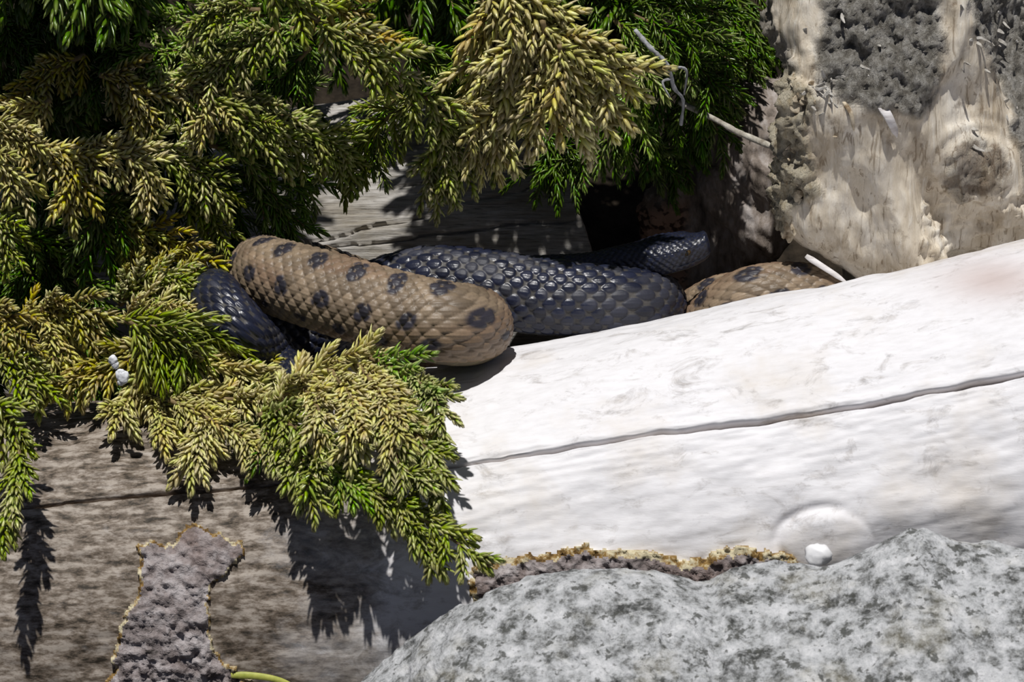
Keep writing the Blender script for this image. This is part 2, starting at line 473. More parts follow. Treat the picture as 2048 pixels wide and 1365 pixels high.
lowp = sstep(0.1, -0.5, PH)                                        # lower flank
rad += rough_left * (0.4 + lowp) * 0.0010 * fbm(np.stack([X * 90, cx * 30, sz * 30], -1), 4, 51)
V = np.stack([X, A[:, 1:2] - rad * cx, A[:, 2:3] + rad * sz], -1)
# photo-pixel estimate of each vertex for features that have a place on the log
d = V - CAM; zc = d @ FV; VPX = 1024 + FPX * (d @ RV) / zc; VPY = 682.5 - FPX * (d @ UV) / zc
front = (-cx > -10) & (PH > -1.6) & (PH < 2.0)
kd = np.sqrt(((VPX - 1655) / 92) ** 2 + ((VPY - 1085) / 62) ** 2)
rdir = np.stack([0 * cx, -cx, sz], -1)
kb = front * (0.0040 * np.clip(1 - kd ** 2, 0, 1) ** 0.7 - 0.0022 * np.exp(-((kd - 1.12) / 0.14) ** 2) * sstep(40, -60, VPX - 1640 + 0.8 * (VPY - 1085)))
V += rdir * kb[..., None]
lump = front * 0.003 * np.exp(-(((VPX - 1800) / 190) ** 2 + ((VPY - 1010) / 50) ** 2))
V += rdir * lump[..., None]
dirt_shade = np.clip(1.05 * (1 - sstep(420, 930, VPX + 60 * fbm(Q * 3, 2, 61))) * 0.85, 0, 1)  # left half: real stain, with some bough shade put into the colour
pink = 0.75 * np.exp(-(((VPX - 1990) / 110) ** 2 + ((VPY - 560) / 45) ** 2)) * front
b0 = (A[NS // 2, 0], 0.0, A[:, 2].min() - LOG_R)
flog = thing('log', b0, 'pale bleached log lying across in front of the vipers, split by one long crack', 'log')
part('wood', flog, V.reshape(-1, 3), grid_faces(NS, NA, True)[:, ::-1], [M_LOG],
     attrs=dict(dirt_shade=dirt_shade.ravel(), crack=np.clip(crk, 0, 1).ravel() * 0.93, pink=pink.ravel()))

def bark_patch(poly, label, thick, step=0.95, seed=1, jag=7, edge_rows=2):
    """plate of bark on the log skin: outline given in photo pixels and turned into points of the log's surface"""
    xs = [p[0] for p in poly]; ys = [p[1] for p in poly]
    U, Wv = np.arange(min(xs) - 8, max(xs) + 8, step * 4), np.arange(min(ys) - 8, max(ys) + 8, step * 4)
    PX, PY = np.meshgrid(U, Wv, indexing='ij')
    q = np.stack([PX * .03, PY * .03, 0 * PX], -1)
    ins = poly_in(PX + jag * fbm(q * 2.5, 3, seed), PY + jag * fbm(q * 2.5, 3, seed + 9), poly)
    # distance (in cells) to the outline, by erosion
    dist = np.zeros(ins.shape); cur = ins.copy()
    for _ in range(8):
        dist += cur
        e = cur.copy(); e[1:] &= cur[:-1]; e[:-1] &= cur[1:]; e[:, 1:] &= cur[:, :-1]; e[:, :-1] &= cur[:, 1:]
        e[0] = e[-1] = False; e[:, 0] = e[:, -1] = False; cur = e
    h = thick * (0.55 + 0.45 * sstep(0, 7, dist)) + 0.0016 * fbm(q * 2.2, 4, seed + 3) + 0.0010 * vnoise(q * 8, seed + 5)
    base = log_surface(PX, PY); axz = np.interp(base[..., 0], _la[:, 0], _la[:, 2])
    nr = norm(np.stack([0 * axz, base[..., 1], base[..., 2] - axz], -1))
    top = base + nr * np.maximum(h, 0.0012)[..., None]; bot = base - nr * 0.004
    idx = -np.ones(ins.shape, int); idx[ins] = np.arange(ins.sum()); n = ins.sum()
    V = np.vstack([top[ins], bot[ins]])
    c = ins[:-1, :-1] & ins[1:, :-1] & ins[1:, 1:] & ins[:-1, 1:]
    i, j = np.argwhere(c).T
    F = np.stack([idx[i, j], idx[i, j + 1], idx[i + 1, j + 1], idx[i + 1, j]], 1)
    mi = np.where(dist[i, j] <= edge_rows, 1, 0)
    # skirt: edges used once
    E = np.vstack([F[:, [0, 1]], F[:, [1, 2]], F[:, [2, 3]], F[:, [3, 0]]])
    key = np.sort(E, 1); _, inv, cn = np.unique(key[:, 0] * 10 ** 7 + key[:, 1], return_inverse=True, return_counts=True)
    B = E[cn[inv] == 1]
    S = np.stack([B[:, 1], B[:, 0], B[:, 0] + n, B[:, 1] + n], 1)
    F = np.vstack([F, S]); mi = np.concatenate([mi, np.ones(len(S), int)])
    return part('bark_patch', flog, V, F, [M_BARK, M_EDGE], label=label, mi=mi)
bark_patch([(278, 1090), (305, 1082), (335, 1092), (362, 1062), (400, 1050), (432, 1068), (455, 1082), (492, 1080), (494, 1120), (462, 1140), (428, 1170), (420, 1215), (426, 1290),
            (450, 1325), (505, 1362), (540, 1420), (190, 1420), (222, 1345), (240, 1240), (272, 1190), (280, 1130)],
           'grey bark plate with amber edges', 0.0048, seed=4, edge_rows=2)
bark_patch([(928, 1140), (985, 1118), (1050, 1108), (1110, 1104), (1165, 1086), (1230, 1100), (1290, 1098), (1350, 1112), (1400, 1118), (1440, 1098), (1480, 1094), (1530, 1100), (1590, 1112), (1620, 1140),
            (1640, 1300), (960, 1300), (940, 1200)], 'brown bark strip with a ragged yellow upper edge', 0.0038, seed=14, edge_rows=4, jag=5)

# ------------------------------------------------------------------ back log
BR = 0.112; bpx = np.linspace(-500, 1172, 700)
btop = np.interp(bpx, [-500, 640, 1172], [330, 196, 128])
by = 0.29
d = FV[None] + (bpx[:, None] - 1024) / FPX * RV - (btop[:, None] + BR * 3500 - 682.5) / FPX * UV
BA = CAM + (by - CAM[1]) / d[:, 1:2] * d
ph = np.concatenate([np.linspace(0.25, 2.0, 210, endpoint=False), np.linspace(2.0, 0.25 + 2 * np.pi, 50, endpoint=False)]); PH = np.repeat(ph[None], 700, 0)
cx = np.cos(PH); sz = np.sin(PH); X = np.repeat(BA[:, 0:1], 260, 1)
rad = BR + 0.004 * fbm(np.stack([X * 6, cx * 1.3, sz * 1.3], -1), 3, 71) + 0.00055 * fbm(np.stack([X * 25, cx * 45, sz * 45], -1), 4, 75)
crk = np.zeros(X.shape)
for (pc, w, dp, x0, x1, sl, sd_) in [(0.98, 0.012, .005, 500, 1200, 0.10, 1), (0.80, 0.010, .004, 760, 1200, 0.05, 2), (0.62, 0.010, .004, 350, 900, 0.14, 3), (0.52, 0.011, .005, 600, 1180, 0.0, 4), (1.15, 0.008, .003, 640, 1100, 0.0, 5), (0.36, 0.010, .004, 300, 800, 0.1, 6), (0.70, 0.006, .002, 820, 1180, 0, 7)]:
    line = pc + sl * (bpx[:, None] - 800) / 1000 + 0.03 * fbm(np.stack([bpx * .006, 0 * bpx, 0 * bpx], -1), 4, 80 + sd_)[:, None]
    on = (sstep(x0, x0 + 120, bpx) * (1 - sstep(x1 - 60, x1, bpx)))[:, None]
    m = on * (1 - sstep(0.2, 1.0, np.abs(PH - line) / w)); crk = np.maximum(crk, m); rad -= dp * m
V = np.stack([X, BA[:, 1:2] - rad * cx, BA[:, 2:3] + rad * sz], -1)
# sawn end: cut by a slanting plane (the top edge further left than the foot)
fr = np.clip((bpx - 600) / (1172 - 600), 0, 1)[:, None]
V[..., 0] += fr * (-0.0330 * (sz * BR - 0.0) / BR + 0.012 * cx)
nb_ = len(V.reshape(-1, 3))
endc = V[-1].mean(0); Vr = V.reshape(-1, 3); Fb = grid_faces(700, 260, True)[:, ::-1]
rings = [Vr]; Fs = [Fb]; last = np.arange(699 * 260, 700 * 260)
for kk, s in enumerate([0.965, 0.9, 0.75, 0.55, 0.35, 0.15]):
    ring = endc + (V[-1] - endc) * s; ring[:, 0] += 0.003 * (1 - s) + 0.0012 * vnoise(ring * 300, 6)
    st = sum(len(r) for r in rings); rings.append(ring); cur = np.arange(st, st + 260)
    j = np.arange(260); j2 = (j + 1) % 260
    Fs.append(np.stack([last[j], cur[j], cur[j2], last[j2]], 1)); last = cur
st = sum(len(r) for r in rings); rings.append(endc[None]); j = np.arange(260); j2 = (j + 1) % 260
Fs.append(np.stack([last[j], np.full(260, st), last[j2], last[j2]], 1))
Va = np.vstack(rings); crka = np.concatenate([crk.ravel(), np.zeros(len(Va) - crk.size)])
back_log = single('log', Va, np.vstack(Fs), [M_GREY], 'grey weathered log with a slanting sawn end, lying behind the vipers under the juniper', 'log', attrs=dict(crack=crka))

# ------------------------------------------------------------------ boulder
RX = [560, 640, 720, 800, 870, 940, 1000, 1100, 1200, 1290, 1380, 1424, 1450, 1560, 1640, 1720, 1770, 1840, 1900, 1960, 2048, 2300, 2700]
RY = [1520, 1440, 1362, 1308, 1242, 1196, 1166, 1146, 1138, 1144, 1160, 1172, 1152, 1138, 1126, 1100, 1074, 1054, 1072, 1084, 1090, 1130, 1500]
n1, n2 = 620, 330
rpx = np.linspace(565, 2690, n1); rpy = np.interp(rpx, RX, RY) + 9
ker = np.exp(-np.linspace(-2, 2, 9) ** 2); ker /= ker.sum()
rpy = np.convolve(np.pad(rpy, 4, 'edge'), ker, 'valid')
YR = -0.165
R0 = np.stack([W(a, b, YR) for a, b in zip(rpx, rpy)])
GZ0 = -0.262
u = np.linspace(-1, 1, n2)                     # -1 back foot, 0 crest, 1 front foot
hgt = (R0[:, 2] - GZ0)[:, None]
fu = np.clip(u, 0, 1)[None]; bu = np.clip(-u, 0, 1)[None]
yy = YR - 0.17 * (1 - (1 - fu) ** 1.6) + 0.030 * np.sin(bu * np.pi / 2)
zz = GZ0 + hgt * np.where(u[None] >= 0, (1 - fu ** 1.5), (1 - bu ** 3.0))
V = np.stack([np.repeat(R0[:, 0:1], n2, 1), np.repeat(yy, n1, 0), zz], -1)
N_ = vnormals(V.reshape(-1, 3), grid_faces(n1, n2, False)).reshape(V.shape)
if N_[n1 // 2, n2 // 2 + 20, 2] < 0: N_ = -N_; rf = grid_faces(n1, n2, False)[:, ::-1]
else: rf = grid_faces(n1, n2, False)
bump_ = 0.0034 * fbm(V * 26, 3, 91) + 0.0010 * fbm(V * 120, 4, 93)
pit = sstep(0.34, 0.62, fbm(V * np.array([85, 85, 120]), 2, 97)) * sstep(-0.2, 0.3, fbm(V * 22, 2, 99))
crest = np.exp(-(u / 0.10) ** 2)[None]
V = V + N_ * ((bump_ - 0.0022 * pit) * (1 - 0.6 * crest))[..., None]
single('boulder', V.reshape(-1, 3), rf, [M_ROCK], 'large rough grey granite boulder with two humps lying in front of the pale log', 'rock', attrs=dict(pit=pit.ravel() * 0.75))

# white pebble in the dip of the boulder, touching the log
def pebble(c, r, seed, squash=(1, 0.8, 0.8)):
    a = np.linspace(0, np.pi, 18)[:, None]; b = np.linspace(0, 2 * np.pi, 28, endpoint=False)[None]
    D = np.stack([np.sin(a) * np.cos(b), np.sin(a) * np.sin(b), np.cos(a) + 0 * b], -1)
    P = np.asarray(c) + D * (r * (1 + 0.16 * fbm(D * 1.8, 3, seed)))[..., None] * np.array(squash)
    return P.reshape(-1, 3), grid_faces(18, 28, True)
M_WHITE = mat_plain('white_quartz', (0.72, 0.72, 0.74), (0.86, 0.86, 0.86), 90, 0.5, 0.3)
Vp, Fp = pebble(W(1636, 1110, -0.146), 0.0064, 3)
single('pebble', Vp, Fp, [M_WHITE], 'small white pebble wedged between the granite boulder and the knot of the log', 'pebble')
# ------------------------------------------------------------------ vipers
def snake_body(ctrl, Lfun, pal, seed, head=None, rows=19, ds=0.00058, up=(0.0, -0.25, 1.0), dorsal_arc=2.25, shape=(0.47, 0.86, 1.7)):
    """ctrl rows: world x, y, z, radius.  returns vertices, faces, attributes, frames"""
    C, s = catmull(ctrl, ds)
    P = C[:, :3]; r0 = C[:, 3]; n = len(P)
    T, D, B = frames(P, up)
    # parallel-transport-like smoothing of the dorsal direction
    for _ in range(3):
        kern = np.ones(61) / 61
        D = np.stack([np.convolve(np.pad(D[:, k], 30, 'edge'), kern, 'valid') for k in range(3)], 1)
        D = norm(D - (D * T).sum(1, keepdims=True) * T)
    B = np.cross(T, D)
    th_d = np.linspace(-dorsal_arc, dorsal_arc, rows * 8 + 1)
    th_v = np.linspace(dorsal_arc, 2 * np.pi - dorsal_arc, 26)[1:-1]
    th = np.concatenate([th_d, th_v]); m = len(th)
    a = np.where(th > np.pi, th - 2 * np.pi, th)
    ventral = np.abs(th) > dorsal_arc
    # scale phase along the body: tail end -> head, scales point to the tail
    k = np.concatenate([[0], np.cumsum(np.diff(s) / Lfun(s[1:], s[-1]))])
    rowf = a / (2 * dorsal_arc) * rows                       # -rows/2 .. rows/2
    KK = np.repeat(k[:, None], m, 1); RR = np.repeat(rowf[None], n, 0)
    best = np.full(KK.shape, 9.0); bu = np.zeros(KK.shape); bid = np.zeros(KK.shape); brow = np.zeros(KK.shape); bv = np.zeros(KK.shape)
    i0 = np.round(RR); au, av, pw = shape
    for di in (-1, 0, 1):
        i = i0 + di; off = np.mod(i, 2) * 0.5
        c = np.round(KK - off) + off
        for dk in (-0.0,):
            uu = c - KK; vv = RR - i                        # uu > 0 towards the head, the free edge at uu < 0
            ul = uu + 0.06 * np.abs(vv) / av
            mm = ((np.abs(ul) / au) ** pw + (np.abs(vv) / av) ** pw) ** (1 / pw)
            q = mm < best
            best = np.where(q, mm, best); bu = np.where(q, -uu, bu); bv = np.where(q, vv, bv); bid = np.where(q, c * 2, bid); brow = np.where(q, i, brow)
    on = best < 1.0
    dome = np.where(on, 1 - np.clip(best, 0, 1), 0)
    hgt = np.where(on, sstep(0, 0.30, dome) * (0.62 + 0.38 * dome + 0.55 * bu), 0)
    keel = np.exp(-(bv / 0.09) ** 2) * on * sstep(0.0, 0.3, dome)
    scut = np.mod(k * 1.0, 1.0)[:, None] + 0 * KK
    vs_h = 0.5 + 0.5 * np.clip(1 - scut, 0, 1) - 0.6 * np.exp(-((scut - 0.98) / 0.05) ** 2)
    VEN = ventral[None] & np.ones((n, 1), bool)
    sh = np.where(VEN, vs_h * 0.55, hgt * 1.0 + 0.22 * keel)
    # cross-section: a little flattened below, ridged above
    ca, sa = np.cos(th), np.sin(th)
    hw = np.ones(n)[:, None] * r0[:, None]; ht = r0[:, None] * 0.98; hb = r0[:, None] * 0.94
    ox = np.zeros(n)[:, None]
    dd = s[-1] - s
    if head is not None: hw, ht, hb, ox, sc_mul = head(dd, hw, ht, hb, ca, sa)
    else: sc_mul = np.ones(n)
    amp = np.minimum(0.0011, 0.060 * r0) * sc_mul
    side = hw * sa[None]; vert = np.where(ca[None] > 0, ht * ca[None], hb * ca[None]) + ox
    prof = 1 + (sh * amp[:, None]) / np.maximum(r0[:, None], 1e-4)
    V = P[:, None] + (side * prof)[..., None] * B[:, None] + (vert * prof)[..., None] * D[:, None]
    # colours
    rnd = hsh(np.round(bid).astype(np.int64), np.round(brow).astype(np.int64), np.zeros(bid.shape, np.int64), seed)
    col, dull = pal(s[:, None] + 0 * KK, s[-1], a[None] + 0 * KK, on, dome, bu, bv, rnd, VEN, scut, keel)
    F = grid_faces(n, m, True)
    V = V.reshape(-1, 3)
    ends = np.stack([V[:m].mean(0), V[-m:].mean(0)]); nv = len(V)
    V = np.vstack([V, ends]); j = np.arange(m); j2 = (j + 1) % m
    F = np.vstack([F, np.stack([np.full(m, nv), j2, j, j], 1), np.stack([np.full(m, nv + 1), (n - 1) * m + j, (n - 1) * m + j2, (n - 1) * m + j2], 1)])
    col = col.reshape(-1, 3); col = np.vstack([col, col[:1], col[-1:]]); dull = np.concatenate([dull.ravel(), [0, 0]])
    return V, F, dict(col=col, dull=dull), (P, T, D, B, s)

def C4(rows):
    return np.array([list(W(x, y, Y)) + [r] for x, y, Y, r in rows])

# black viper: tail end under the brown coil, loop at the juniper, long coil, hidden turn, neck and head
def YR_(px, py, r, behind=True, gap=0.0):
    """depth at which a body of radius r seen at a pixel just touches the front log"""
    o = (log_top(px) + LOG_R * PXM - py) / PXM
    f = math.sqrt(max((LOG_R + r + gap) ** 2 - o * o, 0))
    return ((f if behind else -f) + math.tan(TH) * o) * math.cos(TH)
black_ctrl = C4([(665, 815, YR_(665, 815, .0025, False), .0025), (605, 775, YR_(605, 775, .007, False), .0075), (548, 722, YR_(548, 722, .0122, False), .0122), (483, 658, -0.002, .0132), (434, 600, 0.016, .0132), (436, 596, 0.050, .0133), (490, 655, 0.085, .0145), (620, 672, 0.094, .0160),
                 (720, 606, 0.090, .0178), (840, 568, 0.082, .0188), (960, 576, 0.076, .0200), (1070, 594, 0.073, .0202), (1180, 602, 0.073, .0192), (1262, 608, 0.080, .0184), (1305, 612, 0.106, .0178),
                 (1255, 612, 0.138, .0165), (1150, 612, 0.154, .0140), (1045, 600, 0.157, .0118), (985, 575, 0.142, .0105), (1020, 552, 0.118, .0098), (1110, 546, 0.106, .0094), (1190, 539, 0.102, .0092), (1260, 522, 0.100, .0096), (1330, 506, 0.098, .0100), (1420, 489, 0.098, .0100)])
def head_shape(dd, hw, ht, hb, ca, sa):
    # distances behind the snout tip (m): half width, height above and below the axis
    xs = [0.0, 0.0006, 0.002, 0.005, 0.009, 0.014, 0.020, 0.027, 0.034, 0.042, 0.055]
    w_ = [0.0005, 0.0044, 0.0058, 0.0068, 0.0080, 0.0096, 0.0112, 0.0118, 0.0108, 0.0094, 0.0090]
    t_ = [0.0005, 0.0064, 0.0076, 0.0066, 0.0064, 0.0072, 0.0080, 0.0084, 0.0084, 0.0086, 0.0090]
    b_ = [0.0005, 0.0040, 0.0060, 0.0078, 0.0090, 0.0096, 0.0096, 0.0098, 0.0094, 0.0090, 0.0088]
    k = (1 - sstep(0.045, 0.062, dd))[:, None]
    hw2 = hw * (1 - k) + np.interp(dd, xs, w_)[:, None] * k
    ht2 = ht * (1 - k) + np.interp(dd, xs, t_)[:, None] * k
    hb2 = hb * (1 - k) + np.interp(dd, xs, b_)[:, None] * k
    # boxy section: flat crown with a ridge over the eye, flat cheeks
    hk = (1 - sstep(0.024, 0.040, dd))[:, None]
    box = 1 + 0.10 * hk * (np.abs(np.sin(2 * np.arctan2(sa, ca)))[None] ** 2)
    brow = 0.16 * np.exp(-((dd[:, None] - 0.0125) / 0.0045) ** 2) * np.exp(-((np.abs(np.arctan2(sa, ca))[None] - 0.95) / 0.22) ** 2)
    mouth = -0.10 * np.exp(-((np.abs(np.arctan2(sa, ca))[None] - (1.98 - 6.0 * np.clip(dd[:, None] - 0.004, 0, 0.03) * 0.8)) / 0.045) ** 2) * (1 - sstep(0.018, 0.022, dd))[:, None]
    f = box + brow + mouth
    scm = 1 - 0.25 * (1 - sstep(0.020, 0.05, dd)) - 0.40 * (1 - sstep(0.004, 0.014, dd))
    scm = np.where(dd < 0.0015, 0.05, scm)
    return hw2 * f, ht2 * f, hb2 * f, 0.0 * dd[:, None], scm
def black_pal(s, L, a, on, dome, bu, bv, rnd, VEN, scut, keel):
    dry = sstep(0.35, 0.7, fbm(np.stack([s * 60, a * 2, 0 * s], -1), 3, 7) + 0.9 * np.exp(-((s - SDRY) / 0.022) ** 2))
    scale = np.array([0.013, 0.016, 0.034]) * (0.7 + 0.7 * rnd[..., None])
    skin = np.array([0.070, 0.064, 0.058]) * (0.75 + 0.5 * dry[..., None]) * sstep(0.10, 0.05, L - s)[..., None] ** 0 
    hd = sstep(0.070, 0.045, L - s)[..., None]
    skin = skin * (1 - hd) + np.array([0.012, 0.012, 0.014]) * hd
    f = sstep(0.02, 0.14, dome)[..., None] * on[..., None]
    col = skin * (1 - f) + scale * f
    dr = (dry * 0.18)[..., None] * (1 - hd)
    col = col * (1 - dr) + np.array([0.085, 0.082, 0.080]) * dr * (0.5 + rnd[..., None])
    ven = np.array([0.030, 0.029, 0.030]) * np.ones(col.shape); e = np.exp(-((scut - 0.95) / 0.05) ** 2)[..., None]
    ven = ven * (1 - e) + np.array([0.16, 0.15, 0.12]) * e
    col = np.where(VEN[..., None], ven * (1 - hd) + np.array([0.05, 0.047, 0.035]) * hd, col)
    return col, np.where(VEN, 0.8, np.where(on, 0.1 + 0.7 * dry * (1 - hd[..., 0]), 0.9))
_c, _s = catmull(black_ctrl, 400); SDRY = _s[np.argmin(np.linalg.norm(_c[:, :3] - W(1290, 612, 0.065), axis=1))]
def L_black(s, L):
    return np.interp(L - s, [0, 0.02, 0.05, 0.11, 0.18], [0.0030, 0.0034, 0.0042, 0.0056, 0.0090]) * np.interp(s, [0, 0.06, 0.2], [0.55, 0.72, 1.0])
M_BLACK = mat_snake('black_snake_skin', 0.30, 0.55, 0.25); M_BROWN = mat_snake('brown_snake_skin', 0.42, 0.40, 0.25)
V, F, at, fr = snake_body(black_ctrl, L_black, black_pal, 3, head=head_shape, shape=(0.41, 0.76, 1.9))
bv_ = thing('viper', W(1150, 640, 0.06), 'black viper with glossy navy scales, its head raised and pointing at the stump', 'snake')
part('body', bv_, V, F, [M_BLACK], attrs=at)
# eye
P, T, D, B, s = fr
def eye(side):
    i = np.argmin(np.abs((s[-1] - s) - 0.0125))
    ang = 1.16 * side
    c = P[i] + D[i] * 0.0031 + B[i] * side * 0.0087
    z = norm(B[i] * side + 0.12 * D[i]); x = norm(T[i] - (T[i] @ z) * z); y = np.cross(z, x)
    a = np.linspace(0, np.pi / 2, 10)[:, None]; b = np.linspace(0, 2 * np.pi, 24, endpoint=False)[None]
    r = 0.0021
    V = c + r * (np.cos(a)[..., None] * z * 0.75 + (np.sin(a) * np.cos(b))[..., None] * x + (np.sin(a) * np.sin(b))[..., None] * y)
    return V.reshape(-1, 3), grid_faces(10, 24, True)[:, ::-1], V.reshape(-1, 3), c, x, y, r
M_IRIS = mat_plain('amber_iris', (0.045, 0.026, 0.008), (0.10, 0.06, 0.02), 900, 0.12, 0.0)
M_PUPIL = mat_plain('black_pupil', (0.004, 0.004, 0.004), (0.006, 0.006, 0.006), 100, 0.1, 0.0)
for sd_ in (-1, 1):
    V, F, _, c, x, y, r = eye(sd_)
    cen = (V[F].mean(1) - c); px_ = np.abs(cen @ x) / r; py_ = np.abs(cen @ y) / r
    mi = ((px_ < 0.24 * np.sqrt(np.clip(1 - (py_ / 0.8) ** 2, 0, 1)) + 0.02) & (py_ < 0.8)).astype(int)
    part('eye', bv_, V, F, [M_IRIS, M_PUPIL], mi=mi, label='amber eye with an upright slit pupil')

# brown viper
brown_ctrl = C4([(1330, 640, 0.165, .0045), (1400, 608, 0.158, .0105), (1470, 592, 0.152, .0125), (1560, 608, 0.152, .0130), (1620, 640, 0.150, .0130), (1668, 650, 0.130, .0134), (1655, 606, YR_(1655, 606, .0146), .0146), (1600, 584, YR_(1600, 584, .0150), .0150), (1500, 594, YR_(1500, 594, .0152), .0152), (1420, 646, YR_(1420, 646, .0155), .0155), (1335, 735, YR_(1335, 735, .0160), .0160),
                 (1180, 775, 0.128, .0165), (1000, 755, 0.140, .0170), (860, 680, 0.150, .0175), (750, 602, 0.144, .0175), (660, 560, 0.126, .0165), (590, 543, 0.108, .0168), (545, 541, 0.084, .0176), (526, 545, 0.058, .0184), (552, 555, 0.034, .0192), (625, 577, 0.015, .0199), (720, 606, 0.001, .0203), (820, 634, -0.008, .0206), (900, 650, -0.010, .0208), (941, 652, 0.004, .0204), (936, 655, 0.026, .0175), (895, 668, 0.034, .0125), (850, 680, 0.034, .0080), (800, 690, 0.030, .0035)])
def brown_pal(s, L, a, on, dome, bu, bv, rnd, VEN, scut, keel):
    n = fbm(np.stack([s * 90, a * 3, 0 * s], -1), 3, 17)
    base = np.array([0.245, 0.184, 0.124]) * (0.72 + 0.55 * rnd[..., None]) * (1 + 0.18 * n[..., None])
    low = sstep(0.9, 2.2, np.abs(a))[..., None]
    base = base * (1 - 0.45 * low) + np.array([0.20, 0.165, 0.085]) * 0.45 * low
    red = sstep(-0.2, 0.5, fbm(np.stack([s * 25, a * 1.5, 3 + 0 * s], -1), 2, 27))[..., None]
    base = base * (1 - 0.3 * red) + np.array([0.22, 0.105, 0.060]) * 0.3 * red
    per = 0.0205
    wob = 0.10 * fbm(np.stack([s * 40, 0 * s, 0 * s + 9], -1), 2, 33)
    def row(ac, ph, ws, wa):
        f = np.mod(s / per + ph + wob, 1.0) - 0.5
        return np.exp(-((f * per / ws) ** 2 + ((a - ac) / wa) ** 2) ** 1.6)
    bars = row(0.0, 0.0, 0.0046, 0.38) + row(1.0, 0.5, 0.0042, 0.24) + row(-1.0, 0.5, 0.0042, 0.24) + 0.75 * row(1.62, 0.0, 0.0034, 0.17) + 0.75 * row(-1.62, 0.0, 0.0034, 0.17)
    bars = np.clip(bars * 1.25, 0, 1)
    bars = sstep(0.30, 0.75, bars + 0.55 * (rnd - 0.5))[..., None]
    dark = np.array([0.026, 0.024, 0.032]) * (0.7 + 0.8 * rnd[..., None])
    col = base * (1 - bars) + dark * bars
    tip = (sstep(0.05, 0.40, bu) * on * 0.35)[..., None]
    f = sstep(0.02, 0.18, dome)[..., None] * on[..., None]
    skin = np.array([0.160, 0.120, 0.080]) * np.ones(col.shape)
    col = skin * (1 - f) + col * f
    ven = np.array([0.13, 0.105, 0.065]) * (0.8 + 0.5 * n[..., None]); e = np.exp(-((scut - 0.95) / 0.05) ** 2)[..., None]
    col = np.where(VEN[..., None], ven * (1 - e) + np.array([0.26, 0.22, 0.12]) * e, col)
    return col, np.where(VEN, 0.6, np.where(on, 0.15, 0.8))
def L_brown(s, L): return np.interp(s, [0, 0.08, 0.25, 0.6], [0.0050, 0.0066, 0.0066, 0.0060]) * np.interp(L - s, [0, 0.06], [0.7, 1])
V, F, at, fr2 = snake_body(brown_ctrl, L_brown, brown_pal, 5, rows=23, up=(0.0, -0.45, 1.0))
br_ = thing('viper', W(700, 640, 0.05), 'tan brown viper with dark bars, coiled over the pale log and the black viper', 'snake')
part('body', br_, V, F, [M_BROWN], attrs=at)
# clearance of the two bodies (used while laying out)
def clearance():
    c1, s1 = catmull(black_ctrl, 0.004); c2, s2 = catmull(brown_ctrl, 0.004)
    def rep(A, sa, Bm, sb, same):
        d = np.linalg.norm(A[:, None, :3] - Bm[None, :, :3], axis=-1) - A[:, None, 3] - Bm[None, :, 3]
        if same: d[np.abs(sa[:, None] - sb[None]) < 0.075] = 9
        return d
    for nm, A_, sa, B_, sb, same in (('black-brown', c1, s1, c2, s2, 0), ('black', c1, s1, c1, s1, 1), ('brown', c2, s2, c2, s2, 1)):
        d = rep(A_, sa, B_, sb, same); i, j = np.unravel_index(np.argsort(d, axis=None)[:200:25], d.shape)
        print('CLEAR', nm, [(round(float(d[x, y]) * 1000, 1), np.round(A_[x, :3] * 1000).astype(int).tolist(), np.round(B_[y, :3] * 1000).astype(int).tolist()) for x, y in zip(i, j)])
    for nm, A_ in (('black', c1), ('brown', c2)):
        az = np.interp(A_[:, 0], _la[:, 0], _la[:, 2]); dl = np.hypot(A_[:, 1], A_[:, 2] - az) - LOG_R - A_[:, 3]
        print('LOGCLEAR', nm, (dl * 1000).round(0).astype(int).tolist()); print('   x', (A_[:, 0] * 4000 + 1024).round(0).astype(int).tolist())
# ------------------------------------------------------------------ driftwood stump
def pj(V):
    d = V - CAM; zc = d @ FV
    return 1024 + FPX * (d @ RV) / zc, 682.5 - FPX * (d @ UV) / zc
def capw(p, a, b, ra, rb): return sd_caps(p, W(*a), W(*b), ra, rb)
def sdf_stump(p):
    d = capw(p, (1760, 30, .105), (1880, 30, .20), .052, .055)                   # upper knob, its broken end to the viewer
    e = W(1765, 75, .075)
    d = np.maximum(d, -((p - e) @ norm(np.array([0.08, 1.0, -0.12]))) - 0.002)   # flattened end face
    d = smin(d, capw(p, (1640, -60, .12), (1572, 50, .115), .026, .012), .010)    # left shoulder of bark
    d = smin(d, capw(p, (1625, 40, .104), (1690, 190, .088), .012, .015), .014)    # smooth rim beside the broken end
    d = smin(d, capw(p, (1640, 190, .084), (1640, 400, .096), .0195, .0200), .014)  # torn prong
    d = smin(d, capw(p, (1650, 412, .100), (1765, 478, .104), .0215, .026), .02)
    d = smin(d, sd_ell(p, W(1945, 320, .160), (.068, .078, .062)), .022)         # main mass
    d = smin(d, capw(p, (1705, 235, .074), (1842, 500, .082), .0105, .0130), .016)  # pale ridge
    d = smin(d, capw(p, (1790, 200, .085), (1900, 300, .090), .020, .020), .02)
    d = smin(d, capw(p, (1885, -40, .084), (1925, 110, .090), .011, .012), .008)   # smooth strip along the broken end
    d = smin(d, capw(p, (1925, 110, .090), (1990, 280, .098), .012, .012), .010)
    d = smin(d, sd_ell(p, W(1955, 345, .092), (.021, .018, .019)), .010)          # knot
    d = smin(d, capw(p, (1960, 60, .21), (2250, 150, .21), .062, .07), .02)      # block at the back
    d = smin(d, capw(p, (1860, 560, .155), (2200, 480, .165), .045, .05), .03)     # foot behind the log
    d = smin(d, capw(p, (1850, 560, .15), (1850, 700, .155), .028, .03), .03)
    return d
V, F = surface_nets(sdf_stump, [0.11, 0.03, -0.10], [0.34, 0.29, 0.235], 0.0015)
Nn = vnormals(V, F); px_, py_ = pj(V)
